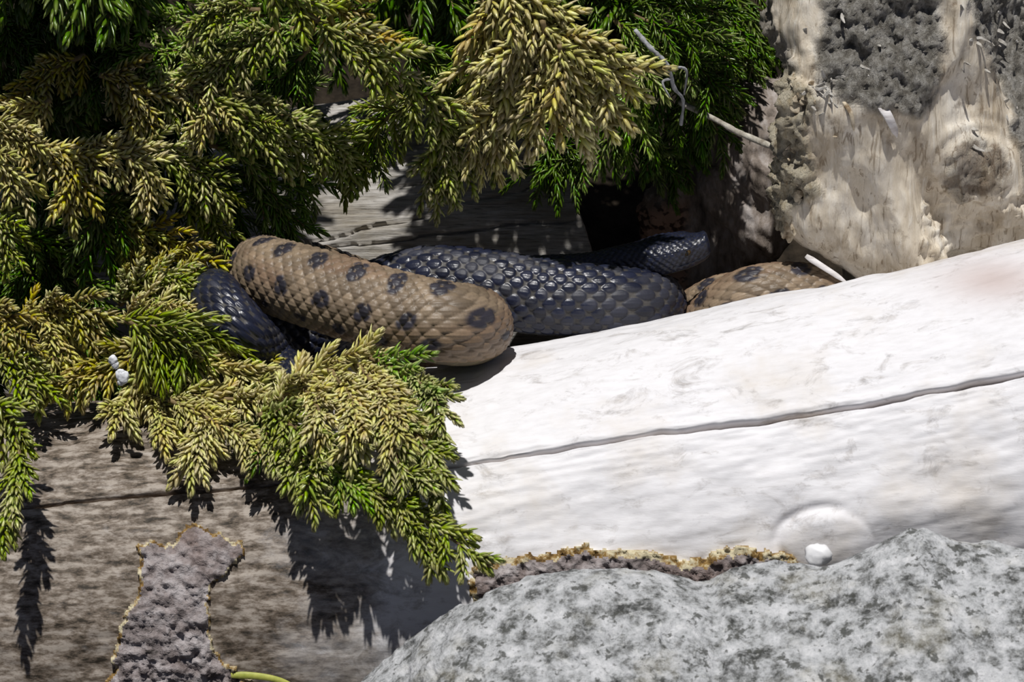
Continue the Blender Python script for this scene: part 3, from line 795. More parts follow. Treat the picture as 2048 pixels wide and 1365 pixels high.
zone = lambda poly, soft=9, seed=1: poly_in(px_ + soft * fbm(V * 140, 3, seed), py_ + soft * fbm(V * 140, 3, seed + 3), poly).astype(float)
camf = (Nn @ -FV) > -0.25
z_end = zone([(1655, -80), (1640, 90), (1632, 150), (1690, 190), (1760, 225), (1850, 235), (1880, 150), (1885, 60), (1850, -80)], 14)
z_back = zone([(1935, -90), (1945, 60), (1985, 130), (2015, 210), (2040, 330), (2060, 420), (2500, 420), (2500, -90)], 12)
z_torn = zone([(1540, 130), (1590, 150), (1640, 200), (1610, 260), (1628, 330), (1640, 380), (1590, 420), (1572, 475), (1530, 480)], 7)
z_sh = zone([(1480, -80), (1560, -80), (1548, 40), (1575, 100), (1600, 140), (1570, 140), (1480, 60)], 7)
z_knot = zone([(1895, 310), (1940, 270), (1990, 290), (2012, 345), (1985, 390), (1920, 400), (1885, 370)], 10)
z_low = zone([(1850, 420), (1900, 390), (2048, 390), (2300, 380), (2300, 600), (1840, 600)], 16)
rough = np.clip(z_end + z_back + z_torn + z_sh + 0.7 * z_knot, 0, 1); grey = np.clip(z_end + z_back + 0.6 * z_sh, 0, 1)
def soften(rough, V=V, F=F):
    for _ in range(3):
        acc = np.zeros(len(V)); c = np.zeros(len(V))
        for a in range(4):
            np.add.at(acc, F[:, a], rough[F].mean(1)); np.add.at(c, F[:, a], 1)
        rough = acc / np.maximum(c, 1)
    return rough
rough = soften(rough); grey = soften(grey); z_torn = soften(z_torn)
stri = V @ np.array([0.35, 0.1, -0.9]); acr = V @ np.array([0.9, 0.2, 0.35])
disp = 0.0016 * fbm(V * 45, 3, 5) + 0.0008 * fbm(np.stack([acr * 260, V[:, 1] * 120, stri * 60], -1), 3, 6)
disp += rough * (0.0036 * fbm(np.stack([acr * 120, V[:, 1] * 120, stri * 75], -1), 4, 8, 0.65) + 0.0012 * vnoise(V * 420, 9))
disp += z_torn * (0.0040 * np.abs(vnoise(np.stack([V[:, 0] * 90, V[:, 1] * 90, V[:, 2] * 300], -1), 12)) + 0.0025 * fbm(V * 110, 3, 13))
disp += z_low * 0.0028 * fbm(V * np.array([90, 90, 160]), 3, 14)
kd = np.hypot(px_ - 1950, (py_ - 340) * 1.1)
disp += 0.0004 * np.sin(kd * 0.20 + 1.5 * fbm(V * 60, 2, 3)) * np.exp(-((kd - 85) / 45) ** 2)
V = V + Nn * disp[:, None]
brown = np.clip(0.55 * z_knot * (vnoise(V * 160, 4) > -0.1), 0, 1)
sb = (0.27, 0.15, -0.10)
stump = thing('stump', sb, 'knotty pale driftwood stump with torn fibrous ends, leaning on the bleached log', 'stump')
part('wood', stump, V, F, [M_STUMP], attrs=dict(rough=rough, grey=grey, brown=brown, torn=z_torn))
# torn fibres standing along the broken edge of the prong, and two long splinters
def shard(p, d, L, w, th, seed):
    d = norm(np.asarray(d, float)); t = np.linspace(0, 1, 5)
    P = np.asarray(p) + t[:, None] * d * L + 0.10 * L * np.stack([vnoise(np.stack([t * 2, 0 * t + seed, 0 * t + k], -1), 3) for k in range(3)], 1)
    Tn, Dn, Bn = frames(P, (0.3, -0.9, 0.2)); pr = np.array([0.8, 1, 0.9, 0.7, 0.25])[:, None, None]
    q = np.array([(-1, -.5), (1, -.5), (.8, .6), (-.8, .5)])
    V = P[:, None] + pr * (q[None, :, 0:1] * w * Bn[:, None] + q[None, :, 1:2] * th * Dn[:, None])
    V = V.reshape(-1, 3); F = grid_faces(5, 4, True)
    return V, np.vstack([F, [[3, 2, 1, 0], [16, 17, 18, 19]]])
def hit(px, py, Y0=0.02):
    """first point of the stump on the ray of a pixel"""
    for Y in np.arange(Y0, 0.26, 0.0012):
        p = W(px, py, Y)
        if sdf_stump(p[None])[0] < 0: return p
    return None
shards = []
for i in range(80):
    y = random.uniform(150, 468); x = np.interp(y, [150, 250, 330, 420, 470], [1588, 1568, 1562, 1562, 1570]) + abs(random.gauss(0, 1)) * np.interp(y, [150, 300, 400, 470], [30, 34, 30, 8])
    p = hit(x, y)
    if p is None: continue
    if y < 380: d = (random.gauss(-.8, .5), random.gauss(-.5, .3), random.gauss(0, .35))
    else: d = (random.gauss(-.4, .2), -.3, random.gauss(-.9, .2))
    shards.append(shard(p + np.array([0.001, 0.002, 0]), d, random.uniform(.003, .007), random.uniform(.0012, .003), random.uniform(.0006, .0016), i))
Vs, Fs_ = join(shards)
part('torn_fibres', stump, Vs, Fs_, [M_FIBRE], kind='stuff', label='torn wood fibres along the broken edge', smooth=False)
fl = []
for i in range(60):
    x, y = random.choice([(random.gauss(1745, 60), random.gauss(110, 60)), (random.gauss(1650, 22), random.gauss(175, 14)), (random.uniform(1920, 2048), random.uniform(0, 300))])
    p = hit(x, y)
    if p is None: continue
    fl.append(shard(p + np.array([0, .0015, 0]), (random.gauss(.3, .6), random.gauss(-.7, .3), random.gauss(-.2, .5)), random.uniform(.004, .010), random.uniform(.0006, .0014), random.uniform(.0005, .0010), 300 + i))
Vs, Fs_ = join(fl); M_GFIB = mat_plain('grey_fibre', (0.22, 0.20, 0.17), (0.56, 0.54, 0.50), 160, 0.8, 0.6)
part('fibre_tufts', stump, Vs, Fs_, [M_GFIB], kind='stuff', label='grey wood fibres on the broken ends', smooth=False)
def spl(pts, w, th, mat, name='splinter', label=None, parent=None):
    P, _ = catmull(pts, 14); Tn, Dn, Bn = frames(P, (0.2, -0.9, 0.3))
    pr = np.interp(np.linspace(0, 1, 14), [0, .15, .8, 1], [.7, 1, .8, .25])[:, None, None]
    q = np.array([(-1, -.4), (0, -.6), (1, -.4), (.9, .5), (-.9, .5)])
    V = (P[:, None] + pr * (q[None, :, 0:1] * w * Bn[:, None] + q[None, :, 1:2] * th * Dn[:, None])).reshape(-1, 3)
    F = grid_faces(14, 5, True); k = len(V); V = np.vstack([V, P[0], P[-1]]); j = np.arange(5); j2 = (j + 1) % 5
    F = np.vstack([F, np.stack([np.full(5, k), j2, j, j], 1), np.stack([np.full(5, k + 1), 65 + j, 65 + j2, 65 + j2], 1)])
    if parent: return part(name, parent, V, F, [mat], label=label)
    return V, F
h1, h2 = hit(1758, 205), hit(1792, 272)
spl([h1 + np.array([0, .002, 0]), W(1778, 235, h1[1] - .004), W(1795, 274, h2[1] - .001)], .0026, .0012, M_SPLINT, label='pale splinter', parent=stump)
h1, h2 = hit(1688, 205), hit(1706, 262)
spl([h1 + np.array([0, .002, 0]), W(1702, 228, h1[1] - .003), W(1708, 262, h2[1] - .001)], .0012, .001, M_FIBRE, label='thin dark splinter', parent=stump)

# ------------------------------------------------------------------ twisted root behind the vipers
def sdf_root(p):
    d = capw(p, (1590, 215, .215), (1490, 262, .215), .020, .023)
    d = smin(d, capw(p, (1490, 262, .215), (1400, 350, .225), .023, .017), .012)
    d = smin(d, capw(p, (1400, 350, .225), (1325, 430, .220), .017, .014), .012)
    d = smin(d, capw(p, (1325, 430, .220), (1315, 620, .215), .0105, .012), .006)
    d = smin(d, capw(p, (1362, 370, .208), (1368, 600, .205), .0072, .009), .004)
    d = smin(d, capw(p, (1560, 330, .195), (1530, 470, .19), .024, .014), .012)
    d = smin(d, capw(p, (1425, 365, .198), (1500, 440, .188), .010, .009), .006)
    d = smin(d, capw(p, (1470, 420, .215), (1450, 640, .21), .024, .026), .015)
    d = smin(d, sd_ell(p, W(1560, 250, .22), (.022, .02, .02)), .012)
    d = -smin(-d, capw(p, (1528, 335, .165), (1540, 305, .175), .006, .009), .004)
    d = -smin(-d, capw(p, (1475, 365, .180), (1520, 430, .172), .004, .006), .006)
    return d
V, F = surface_nets(sdf_root, [0.05, 0.14, -0.10], [0.19, 0.27, 0.11], 0.0015)
Nn = vnormals(V, F); px_, py_ = pj(V)
V = V + Nn * (0.0018 * fbm(V * 60, 3, 15) + 0.0016 * fbm(np.stack([V[:, 0] * 140 + V[:, 2] * 150, V[:, 1] * 90, (V[:, 0] - V[:, 2]) * 35], -1), 3, 16))[:, None]
brn = np.clip(sstep(1390, 1360, px_) * sstep(380, 430, py_), 0, 1)
root = thing('root', (0.12, 0.2, -0.09), 'dark twisted root standing in the shade behind the raised head of the black viper', 'root')
part('wood', root, V, F, [M_ROOT], attrs=dict(brown=brn))

# ------------------------------------------------------------------ small sticks
M_DEAD = mat_plain('dead_twig', (0.22, 0.19, 0.15), (0.55, 0.52, 0.45), 200, 0.8, 0.6)
P, _ = catmull([W(1360, 205, .150), W(1432, 240, .128), W(1470, 262, .122), W(1500, 275, .118), W(1535, 290, .110), W(1572, 306, .100)], 40)
rr = 0.0014 + 0.0005 * np.abs(vnoise(np.stack([np.arange(40) * .35, np.zeros(40), np.zeros(40)], -1), 2))
V, F = tube(P, rr, 9); single('twig', V, F, [M_DEAD], 'thin bare pale twig running from the juniper to the torn edge of the stump', 'twig')
M_LICH = mat_plain('grey_lichen', (0.20, 0.20, 0.20), (0.48, 0.49, 0.52), 260, 0.9, 0.8)
P, _ = catmull([W(1270, 60, .10), W(1300, 95, .095), W(1335, 130, .095), W(1348, 175, .10), W(1366, 200, .105), W(1362, 250, .11)], 40)
V1 = tube(P, np.linspace(.0011, .0006, 40) + .0005 * np.abs(vnoise(np.stack([np.arange(40) * .5, np.zeros(40), np.zeros(40)], -1), 5)), 8)
P2, _ = catmull([P[16], W(1372, 140, .10), W(1368, 190, .105)], 16); V2 = tube(P2, np.linspace(.0010, .0005, 16), 6)
P3, _ = catmull([P[20], W(1325, 165, .095), W(1340, 195, .095)], 12); V3 = tube(P3, np.linspace(.0009, .0004, 12), 6)
dt = thing('twig', P[0], 'grey dead twig hanging down among the dark green juniper needles', 'twig')
part('stem', dt, *V1, [M_LICH]); part('side_shoot', dt, *V2, [M_LICH]); part('side_shoot', dt, *V3, [M_LICH])
Vq, Fq = spl([W(1612, 512, .062), W(1640, 530, .056), W(1668, 548, .052), W(1694, 566, .050)], .0017, .0007, M_SPLINT)
single('wood_chip', Vq, Fq, [M_SPLINT], 'thin white wood sliver between the stump and the pale log', 'wood chip')
M_BLADE = mat_plain('yellow_grass', (0.30, 0.34, 0.06), (0.50, 0.50, 0.12), 120, 0.5, 0.2)
q = log_surface(np.array([462., 500., 545., 590.]), np.array([1352., 1352., 1358., 1372.]), 0.004)
Vq, Fq = spl(list(q), .0018, .0005, M_BLADE)
single('grass_blade', Vq, Fq, [M_BLADE], 'yellow-green grass blade lying at the foot of the grey bark plate', 'grass')
# ------------------------------------------------------------------ juniper
def needle(p, d, t, L, w, bend, V, F, mi, tt):
    """three-sided curved needle; the flat inner side faces the shoot tip"""
    d = norm(d); side = norm(np.cross(d, t)); inner = norm(np.cross(side, d))
    if inner @ t < 0: inner = -inner; side = -side
    k0 = len(V); us = (0, .25, .55, .82, 1); ws = (.55, 1, .95, .6, .06)
    for u, f in zip(us, ws):
        c = p + d * L * u + inner * L * bend * (u * u - 0.25 * u)
        V += [c - side * w * f + inner * w * .25 * f, c + side * w * f + inner * w * .25 * f, c - inner * w * .75 * f]
        tt += [u] * 3
    for i in range(4):
        a = k0 + 3 * i
        F += [(a, a + 1, a + 4, a + 3), (a + 1, a + 2, a + 5, a + 4), (a + 2, a, a + 3, a + 5)]; mi += [1, 0, 0]
    e = k0 + 12; F.append((e, e + 1, e + 2, e + 2)); mi.append(0)

def sprig_mesh(seed, L, nl, nw, ang, curve, gap, bud):
    """shoot along +Y with whorls of three needles, drooping towards -Z"""
    r = random.Random(seed); V, F, mi, tt = [], [], [], []
    n = int(L / gap); a0 = 0
    for i in range(n + 1):
        u = i / n; y = L * u
        c = np.array([0, y, -curve * L * u * u * .5]); t = norm(np.array([0, 1, -curve * u]))
        e1 = norm(np.cross(t, [0, 0, 1.0])); e2 = np.cross(e1, t)
        a0 += 1.05 + r.gauss(0, .15)
        tipk = sstep(0.72, 1.0, u)
        for q in range(3):
            a = a0 + q * 2.094 + r.gauss(0, .18)
            rad = math.cos(a) * e1 + math.sin(a) * e2
            g = math.radians(r.gauss(ang, 8)) * (1 - 0.62 * tipk)
            d = math.cos(g) * t + math.sin(g) * rad + np.array([0, 0, -0.10])
            ln = nl * r.uniform(.78, 1.15) * (1 - .38 * tipk) * (.75 + .25 * min(1, u * 5))
            needle(c + rad * .0003, d, t, ln, nw * r.uniform(.85, 1.15), r.uniform(.10, .28), V, F, mi, tt)
    for q in range(bud):
        a = q * 2.4; rad = math.cos(a) * e1 + math.sin(a) * e2; g = .12 + .3 * r.random()
        needle(c, math.cos(g) * t + math.sin(g) * rad, t, nl * r.uniform(.5, .75), nw * .8, .15, V, F, mi, tt)
    # the shoot itself
    ys = np.linspace(0, L, 7); P = np.stack([0 * ys, ys, -curve * L * (ys / L) ** 2 * .5], 1)
    vt, ft = tube(P, np.linspace(.0007, .0004, 7), 5); k = len(V)
    V = np.vstack([np.array(V), vt]); F = np.vstack([np.array(F), ft + k]); mi = mi + [2] * len(ft); tt = tt + [0] * len(vt)
    return mesh('needle_sprig', V, F, attrs=dict(t=np.array(tt)), mats=[M_NEEDLE, M_NEEDLE_UP, M_TWIG], mi=mi)

LONG = [sprig_mesh(100 + i, random.uniform(.020, .027), .0076, .00080, random.uniform(36, 48), random.uniform(.1, .8), .0020, 4) for i in range(6)]     # long needles, shaded side
FAT = [sprig_mesh(200 + i, random.uniform(.015, .021), .0064, .00105, random.uniform(38, 54), random.uniform(.2, 1.0), .0021, 5) for i in range(6)]      # plump sunlit shoots
BUD = [sprig_mesh(300 + i, random.uniform(.010, .014), .0056, .00092, random.uniform(34, 46), random.uniform(.2, .9), .0015, 8) for i in range(5)]      # short brush-like tips

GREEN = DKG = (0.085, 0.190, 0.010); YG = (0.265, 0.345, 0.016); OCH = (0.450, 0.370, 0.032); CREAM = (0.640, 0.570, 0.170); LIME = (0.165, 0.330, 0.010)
NSPRIG = [0]
def bough(path, label, group=None, base=YG, pale=0.4, kind=FAT, tips=None, side=7, Y=(0.1, 0.1), scale=1.0, on_log=None, spread=0.9, sleeve=True, seed=None):
    """one juniper branch: stem, side shoots and end shoot.  path in photo pixels from the base to the tip"""
    r = random.Random(seed if seed is not None else hash(tuple(path)) % 99991)
    n = len(path)
    if on_log is None:
        ctrl = [W(x, y, Y[0] + (Y[1] - Y[0]) * i / (n - 1)) for i, (x, y) in enumerate(path)]
    else:                                              # lies on / hangs before the front log
        ctrl = []
        for i, (x, y) in enumerate(path):
            s = log_surface(np.array(float(x)), np.array(float(max(y, log_top(x) + 6))), on_log + (0.030 * float(sstep(480, 640, x)) * float(sstep(700, 840, y))))
            ctrl.append(W(x, y, float(s[1]) - 0.0))
    if on_log is not None: scale = scale * 1.18; side = max(6, int(side * .9))
    P, s = catmull(ctrl, 30); L = s[-1]
    T = norm(np.gradient(P, axis=0))
    root = thing('juniper_branch', P[0], label, 'juniper', group)
    stems = [tube(P, np.linspace(.0016, .0006, 30) * (0.7 + 0.3 * scale), 6)]
    spots = []
    view = norm(CAM - P[15])
    m = side
    for i in range(m):
        u = (i + .5 + r.uniform(-.3, .3)) / m * 0.96; j = min(28, int(u * 29))
        t = T[j]; lat = norm(np.cross(t, view)) * (1 if (i % 2) else -1)
        az = r.gauss(0, .45)
        out = lat * math.cos(az) + view * (math.sin(az) + .35) + np.array([0, 0, r.uniform(-.30, .10)])
        d = norm(t * r.uniform(.55, 1.0) + norm(out) * spread * r.uniform(.7, 1.1))
        b = P[j]; off = r.uniform(0, .006) * scale
        spots.append((b, d, r.uniform(.78, 1.12) * scale, u))
    if sleeve:
        k = max(1, int(L / .017))
        for i in range(k):
            j = min(28, int((i + .3) / k * 29)); spots.append((P[j], norm(T[j] + np.array([0, 0, .05]) + view * .12), r.uniform(.8, 1.0) * scale, j / 29))
    spots.append((P[-4], T[-1], 1.0 * scale, 1.0))
    for b, d, sc, u in spots:
        me = r.choice(tips if (tips and u > 0.25) else kind)
        o = bpy.data.objects.new('needle_sprig', me); COL.objects.link(o); o.parent = root
        y = Vector(d); zax = Vector((0, 0, 1)); x = y.cross(zax)
        if x.length < .05: x = y.cross(Vector((0, -1, 0)))
        x.normalize(); z = x.cross(y); M3 = Matrix((x, y, z)).transposed() @ Matrix.Rotation(r.gauss(0, .5), 3, 'Y')
        o.matrix_basis = Matrix.Translation(Vector(b - P[0])) @ M3.to_4x4() @ Matrix.Diagonal((sc, sc, sc, 1))
        v = r.uniform(.75, 1.2); g = r.gauss(0, .05)
        o.color = (min(1, base[0] * v * (1 + g)), min(1, base[1] * v), base[2] * v, min(1, max(0, pale + r.gauss(0, .16))))
        o['kind'] = 'stuff'
        NSPRIG[0] += 1
    part('stem', root, *join(stems), [M_TWIG])
    return root

hang = 'juniper branch'
# --- big arch and the shoots over the grey log
bough([(520, -60), (640, 45), (740, 110), (820, 165), (885, 235)], 'thick arching juniper branch crossing above the grey back log', base=YG, pale=.55, side=16, Y=(.03, .075), scale=1.12)
bough([(600, -50), (690, 30), (760, 95)], 'yellow juniper branch along the upper side of the thick arching one', base=OCH, pale=.6, side=9, Y=(.05, .06), scale=1.1)
bough([(850, 190), (790, 225), (735, 275), (695, 340)], 'yellow-green juniper branch bowing down over the crack of the grey log', base=YG, pale=.45, kind=LONG, side=12, Y=(.085, .10))
bough([(800, 190), (760, 230), (745, 290), (730, 325)], 'lime juniper branch inside the bow above the grey log', base=LIME, pale=.25, kind=LONG, side=8, Y=(.10, .11))
bough([(880, 235), (885, 290), (865, 335), (872, 385)], 'cream-tipped juniper branch hanging lowest before the grey log', base=YG, pale=.75, side=13, Y=(.075, .09))
bough([(890, 240), (915, 300), (920, 360)], 'yellow juniper branch close beside the lowest cream tip on the grey log', base=YG, pale=.6, side=8, Y=(.08, .09))
bough([(885, 215), (950, 235), (975, 285), (985, 310)], 'cream juniper branch with long needles right of the lowest tip on the grey log', base=CREAM, pale=.8, kind=LONG, side=9, Y=(.07, .085))
bough([(960, 200), (1010, 240), (1020, 290), (1000, 315)], 'green-tipped juniper branch over the upper corner of the sawn log end', base=YG, pale=.5, side=8, Y=(.085, .095))
bough([(770, 60), (820, 100), (870, 140), (915, 150)], 'bright green juniper branch behind the thick arching one', base=LIME, pale=.2, kind=LONG, side=10, Y=(.12, .10))
bough([(960, 100), (930, 150), (900, 190)], 'lime juniper branch below the cream cluster, reaching the thick arch', base=LIME, pale=.35, kind=LONG, side=7, Y=(.10, .10))
# --- large cream cluster above the black gap
CL = 'cream-needled juniper branch in the big pale cluster above the dark gap'; CG = 'cream juniper cluster above the dark gap'
for pth, Yq in [([(1010, -50), (980, 40), (955, 110), (940, 160)], (.08, .09)), ([(1075, 30), (1050, 120), (1010, 200), (995, 260)], (.06, .07)), ([(1085, 40), (1100, 130), (1085, 200), (1060, 255)], (.05, .06)),
                ([(1090, 50), (1150, 115), (1175, 190), (1180, 250)], (.055, .065)), ([(1100, 70), (1180, 105), (1235, 150)], (.055, .06)), ([(1060, -50), (1080, 10), (1100, 60)], (.06, .06)),
                ([(960, -50), (1010, 0), (1060, 35)], (.07, .065)), ([(1120, 90), (1130, 160), (1120, 220)], (.045, .055)), ([(1040, 60), (1020, 110), (1000, 150)], (.06, .065)), ([(1130, 70), (1200, 150), (1215, 200)], (.06, .07)), ([(1000, -40), (1040, 40), (1050, 90)], (.055, .06))]:
    bough(pth, CL, CG, base=CREAM, pale=.85, kind=FAT, side=9, Y=Yq, scale=1.28)
# --- green, mostly shaded boughs to the stump
SL = 'green juniper branch hanging in the shade between the cream cluster and the stump'; SG = 'green juniper branches beside the stump'
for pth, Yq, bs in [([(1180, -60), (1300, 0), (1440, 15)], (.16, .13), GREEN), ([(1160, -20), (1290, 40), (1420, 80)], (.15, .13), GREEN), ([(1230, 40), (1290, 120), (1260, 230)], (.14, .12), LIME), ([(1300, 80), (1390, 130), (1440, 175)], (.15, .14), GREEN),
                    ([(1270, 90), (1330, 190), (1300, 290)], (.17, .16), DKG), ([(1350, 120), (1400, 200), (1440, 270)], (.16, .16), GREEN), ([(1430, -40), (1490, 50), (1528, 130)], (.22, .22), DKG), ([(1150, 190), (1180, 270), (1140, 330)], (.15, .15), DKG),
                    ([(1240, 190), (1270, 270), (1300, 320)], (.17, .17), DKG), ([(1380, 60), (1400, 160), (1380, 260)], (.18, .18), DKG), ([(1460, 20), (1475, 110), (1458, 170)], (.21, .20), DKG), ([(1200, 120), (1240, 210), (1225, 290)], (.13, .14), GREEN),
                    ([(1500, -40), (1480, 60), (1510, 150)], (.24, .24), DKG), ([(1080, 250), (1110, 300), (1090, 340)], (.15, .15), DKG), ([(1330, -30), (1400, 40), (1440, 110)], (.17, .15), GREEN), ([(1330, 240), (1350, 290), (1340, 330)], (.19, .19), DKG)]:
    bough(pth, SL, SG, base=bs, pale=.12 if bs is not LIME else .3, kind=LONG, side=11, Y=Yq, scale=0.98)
# --- upper left
bough([(600, 10), (480, 40), (360, 45), (250, 35)], 'bright yellow-green juniper branch highest at the left, tip in the black shade', base=LIME, pale=.4, side=16, Y=(.09, .07))
bough([(600, 55), (480, 80), (360, 100), (262, 105)], 'second bright yellow-green juniper branch, just below the highest one', base=LIME, pale=.4, side=16, Y=(.075, .06))
bough([(560, 50), (480, 105), (430, 140), (395, 145)], 'cream juniper branch hanging under the two bright yellow-green ones', base=YG, pale=.75, side=12, Y=(.06, .05))
bough([(520, 20), (440, 20), (400, 50)], 'pale tipped juniper branch lying over the highest yellow-green one', base=YG, pale=.6, side=9, Y=(.06, .05))
bough([(620, 95), (575, 140), (520, 165)], 'deep green juniper branch in the gap left of the thick arch', base=GREEN, pale=.1, kind=LONG, side=9, Y=(.10, .09))
bough([(560, 200), (590, 180), (560, 160)], 'short deep green juniper branch at the top edge of the grey log', base=GREEN, pale=.1, kind=LONG, side=5, Y=(.11, .11))
bough([(420, 110), (330, 115), (230, 140), (150, 190)], 'olive juniper branch running below the bright yellow-green pair', base=GREEN, pale=.35, side=13, Y=(.08, .07))
bough([(200, 150), (250, 165), (280, 205), (275, 255)], 'drooping cream and brown juniper tuft at the far left', base=OCH, pale=.75, side=12, Y=(.055, .045), scale=1.05)
bough([(260, 150), (310, 165), (350, 190)], 'cream juniper tips beside the drooping cream and brown tuft', base=YG, pale=.7, side=8, Y=(.06, .055))
bough([(170, 110), (110, 140), (60, 190), (30, 235)], 'ochre juniper branch drooping to the left margin, above the drooping tuft', base=OCH, pale=.6, side=14, Y=(.06, .05))
bough([(100, 200), (70, 225), (50, 260)], 'pale juniper tips ending the ochre branch at the left margin', base=CREAM, pale=.7, side=8, Y=(.045, .04))
bough([(330, 165), (400, 185), (430, 215), (400, 245)], 'cream juniper tips left of the row lying on the grey log', base=CREAM, pale=.75, side=9, Y=(.055, .05))
bough([(370, 165), (460, 180), (530, 225), (590, 240)], 'uppermost juniper branch of the row reaching onto the grey log', base=YG, pale=.7, side=13, Y=(.06, .075))
bough([(420, 200), (520, 245), (620, 265), (695, 298)], 'long yellow juniper branch of the row, its tip at the bowed branch', base=YG, pale=.55, side=18, Y=(.05, .085), spread=.6)
bough([(430, 255), (540, 280), (640, 305), (705, 335)], 'long yellow-green juniper branch below the long yellow one', base=YG, pale=.45, side=18, Y=(.055, .09), spread=.55)
bough([(420, 290), (500, 310), (580, 335), (618, 372)], 'green juniper branch with a lime tip on the crack of the grey log', base=LIME, pale=.35, kind=LONG, side=14, Y=(.075, .10), spread=.7)
bough([(430, 330), (510, 360), (560, 420), (588, 470)], 'dark green juniper branch hanging down to the brown viper', base=GREEN, pale=.08, kind=LONG, side=14, Y=(.085, .085), spread=.65)
bough([(380, 350), (440, 380), (475, 425), (492, 462)], 'dark juniper branch left of the one hanging to the brown viper', base=DKG, pale=.05, kind=LONG, side=10, Y=(.09, .085))
bough([(360, 370), (410, 410), (432, 450), (440, 482)], 'yellow-tipped juniper branch ending above the bend of the brown viper', base=YG, pale=.35, side=11, Y=(.065, .06))
bough([(240, 300), (330, 310), (400, 345), (450, 392)], 'long pale juniper branch pointing at the bend of the brown viper', base=YG, pale=.6, side=15, Y=(.045, .055))
bough([(150, 300), (230, 310), (285, 335), (300, 385)], 'cream juniper branch beside the long pale one', base=CREAM, pale=.75, side=13, Y=(.035, .035))
bough([(90, 290), (140, 320), (150, 360), (135, 405)], 'ochre and cream juniper tuft drooping left of the cream branch', base=OCH, pale=.75, side=13, Y=(.03, .025), scale=1.05)
bough([(-40, 250), (30, 275), (95, 310)], 'cream juniper branch entering from the left margin', base=CREAM, pale=.7, side=10, Y=(.03, .03))
bough([(-40, 310), (10, 340), (35, 375)], 'short cream juniper branch below the one entering at the left margin', base=CREAM, pale=.7, side=7, Y=(.02, .02))
bough([(170, 420), (225, 440), (265, 475)], 'small yellow juniper tips in the dark hollow of the bush', base=YG, pale=.45, side=8, Y=(.05, .045))
bough([(220, 475), (300, 465), (370, 500), (390, 520)], 'golden juniper branch left of the brown viper bend', base=OCH, pale=.45, side=11, Y=(.045, .045))
bough([(-40, 420), (5, 460), (12, 500)], 'yellow juniper branch at the left margin beside the dark hollow', base=YG, pale=.5, side=7, Y=(.02, .015))
bough([(10, 480), (60, 475), (95, 490)], 'small green juniper tips low in the dark hollow of the bush', base=LIME, pale=.2, side=7, Y=(.06, .055))
# --- left of the black loop
bough([(240, 610), (280, 570), (340, 560), (380, 585)], 'pale yellow juniper branch touching the loop of the black viper', base=YG, pale=.65, side=13, Y=(.025, .015))
bough([(240, 570), (300, 545), (370, 545)], 'golden juniper branch above the one touching the black loop', base=OCH, pale=.4, side=9, Y=(.04, .03))
bough([(250, 640), (320, 610), (375, 625)], 'cream juniper tips below the one touching the black loop', base=CREAM, pale=.7, side=8, Y=(.01, .005))
bough([(50, 650), (100, 610), (150, 620), (192, 660)], 'rounded golden juniper tuft standing alone in the dark at the left', base=OCH, pale=.65, side=14, Y=(.0, -.01))
bough([(60, 620), (100, 650), (115, 690)], 'drooping half of the rounded golden juniper tuft', base=CREAM, pale=.55, side=9, Y=(.0, -.01))
bough([(-50, 640), (5, 640), (45, 690)], 'golden juniper branch at the left margin beside the rounded tuft', base=OCH, pale=.6, side=9, Y=(-.01, -.02))
bough([(-50, 690), (25, 725), (82, 768)], 'yellow juniper branch at the left margin lying down on the log top', base=YG, pale=.5, side=10, Y=(-.015, -.03))
bough([(150, 560), (190, 600), (200, 650)], 'dark green juniper branch behind the rounded golden tuft', base=GREEN, pale=.1, kind=LONG, side=8, Y=(.04, .03))
# --- shoots lying over the front log
LG = 'juniper shoots spread over the left half of the pale log'
bough([(420, 660), (330, 690), (230, 715), (115, 745)], 'golden juniper branch trailing left along the top of the pale log', base=OCH, pale=.45, tips=BUD, side=20, on_log=.012)
bough([(300, 690), (220, 740), (150, 775), (105, 790)], 'lower golden juniper branch trailing left, dipping below the log top', base=OCH, pale=.5, tips=BUD, side=14, on_log=.014)
bough([(350, 640), (380, 670), (400, 690)], 'green-gold juniper tips just below the black loop', base=YG, pale=.3, kind=LONG, side=9, on_log=.014)
bough([(250, 640), (300, 665), (330, 690)], 'spiky yellow juniper tips beside the white scrap of fluff', base=YG, pale=.4, kind=LONG, side=9, on_log=.018)
bough([(300, 720), (390, 725), (470, 745), (535, 770)], 'cream juniper branch below the shadow of the brown coil', base=CREAM, pale=.75, kind=BUD, side=17, on_log=.016)
bough([(300, 770), (400, 795), (480, 800), (555, 812)], 'long cream juniper branch lying under the one below the brown coil', base=CREAM, pale=.8, kind=BUD, side=20, on_log=.018)
bough([(280, 740), (265, 790), (235, 830)], 'cream juniper tuft hanging over the dark stained wood', base=CREAM, pale=.65, tips=BUD, side=14, on_log=.016)
bough([(280, 780), (320, 820), (325, 870)], 'small cream juniper tuft beside the one over the stained wood', base=CREAM, pale=.65, tips=BUD, side=11, on_log=.014)
bough([(340, 800), (420, 840), (470, 865), (520, 905)], 'pale juniper branch hanging above the dark end of the left crack', base=CREAM, pale=.7, kind=BUD, side=18, on_log=.020)
bough([(430, 830), (400, 885), (385, 930)], 'white-tipped juniper tuft left of the one above the left crack', base=CREAM, pale=.85, kind=BUD, side=14, on_log=.016)
bough([(440, 690), (500, 720), (540, 745)], 'thin dark-backed juniper tips in the shadow of the brown coil', base=OCH, pale=.5, kind=BUD, side=9, on_log=.006)
bough([(560, 800), (600, 760), (660, 730), (760, 702)], 'cream juniper branch arching up against the shadow under the brown coil', base=CREAM, pale=.85, kind=BUD, side=20, on_log=.024)
bough([(560, 790), (610, 780), (640, 830), (640, 870)], 'cream juniper tips hanging left in the large front tuft', base=CREAM, pale=.8, kind=BUD, side=15, on_log=.026)
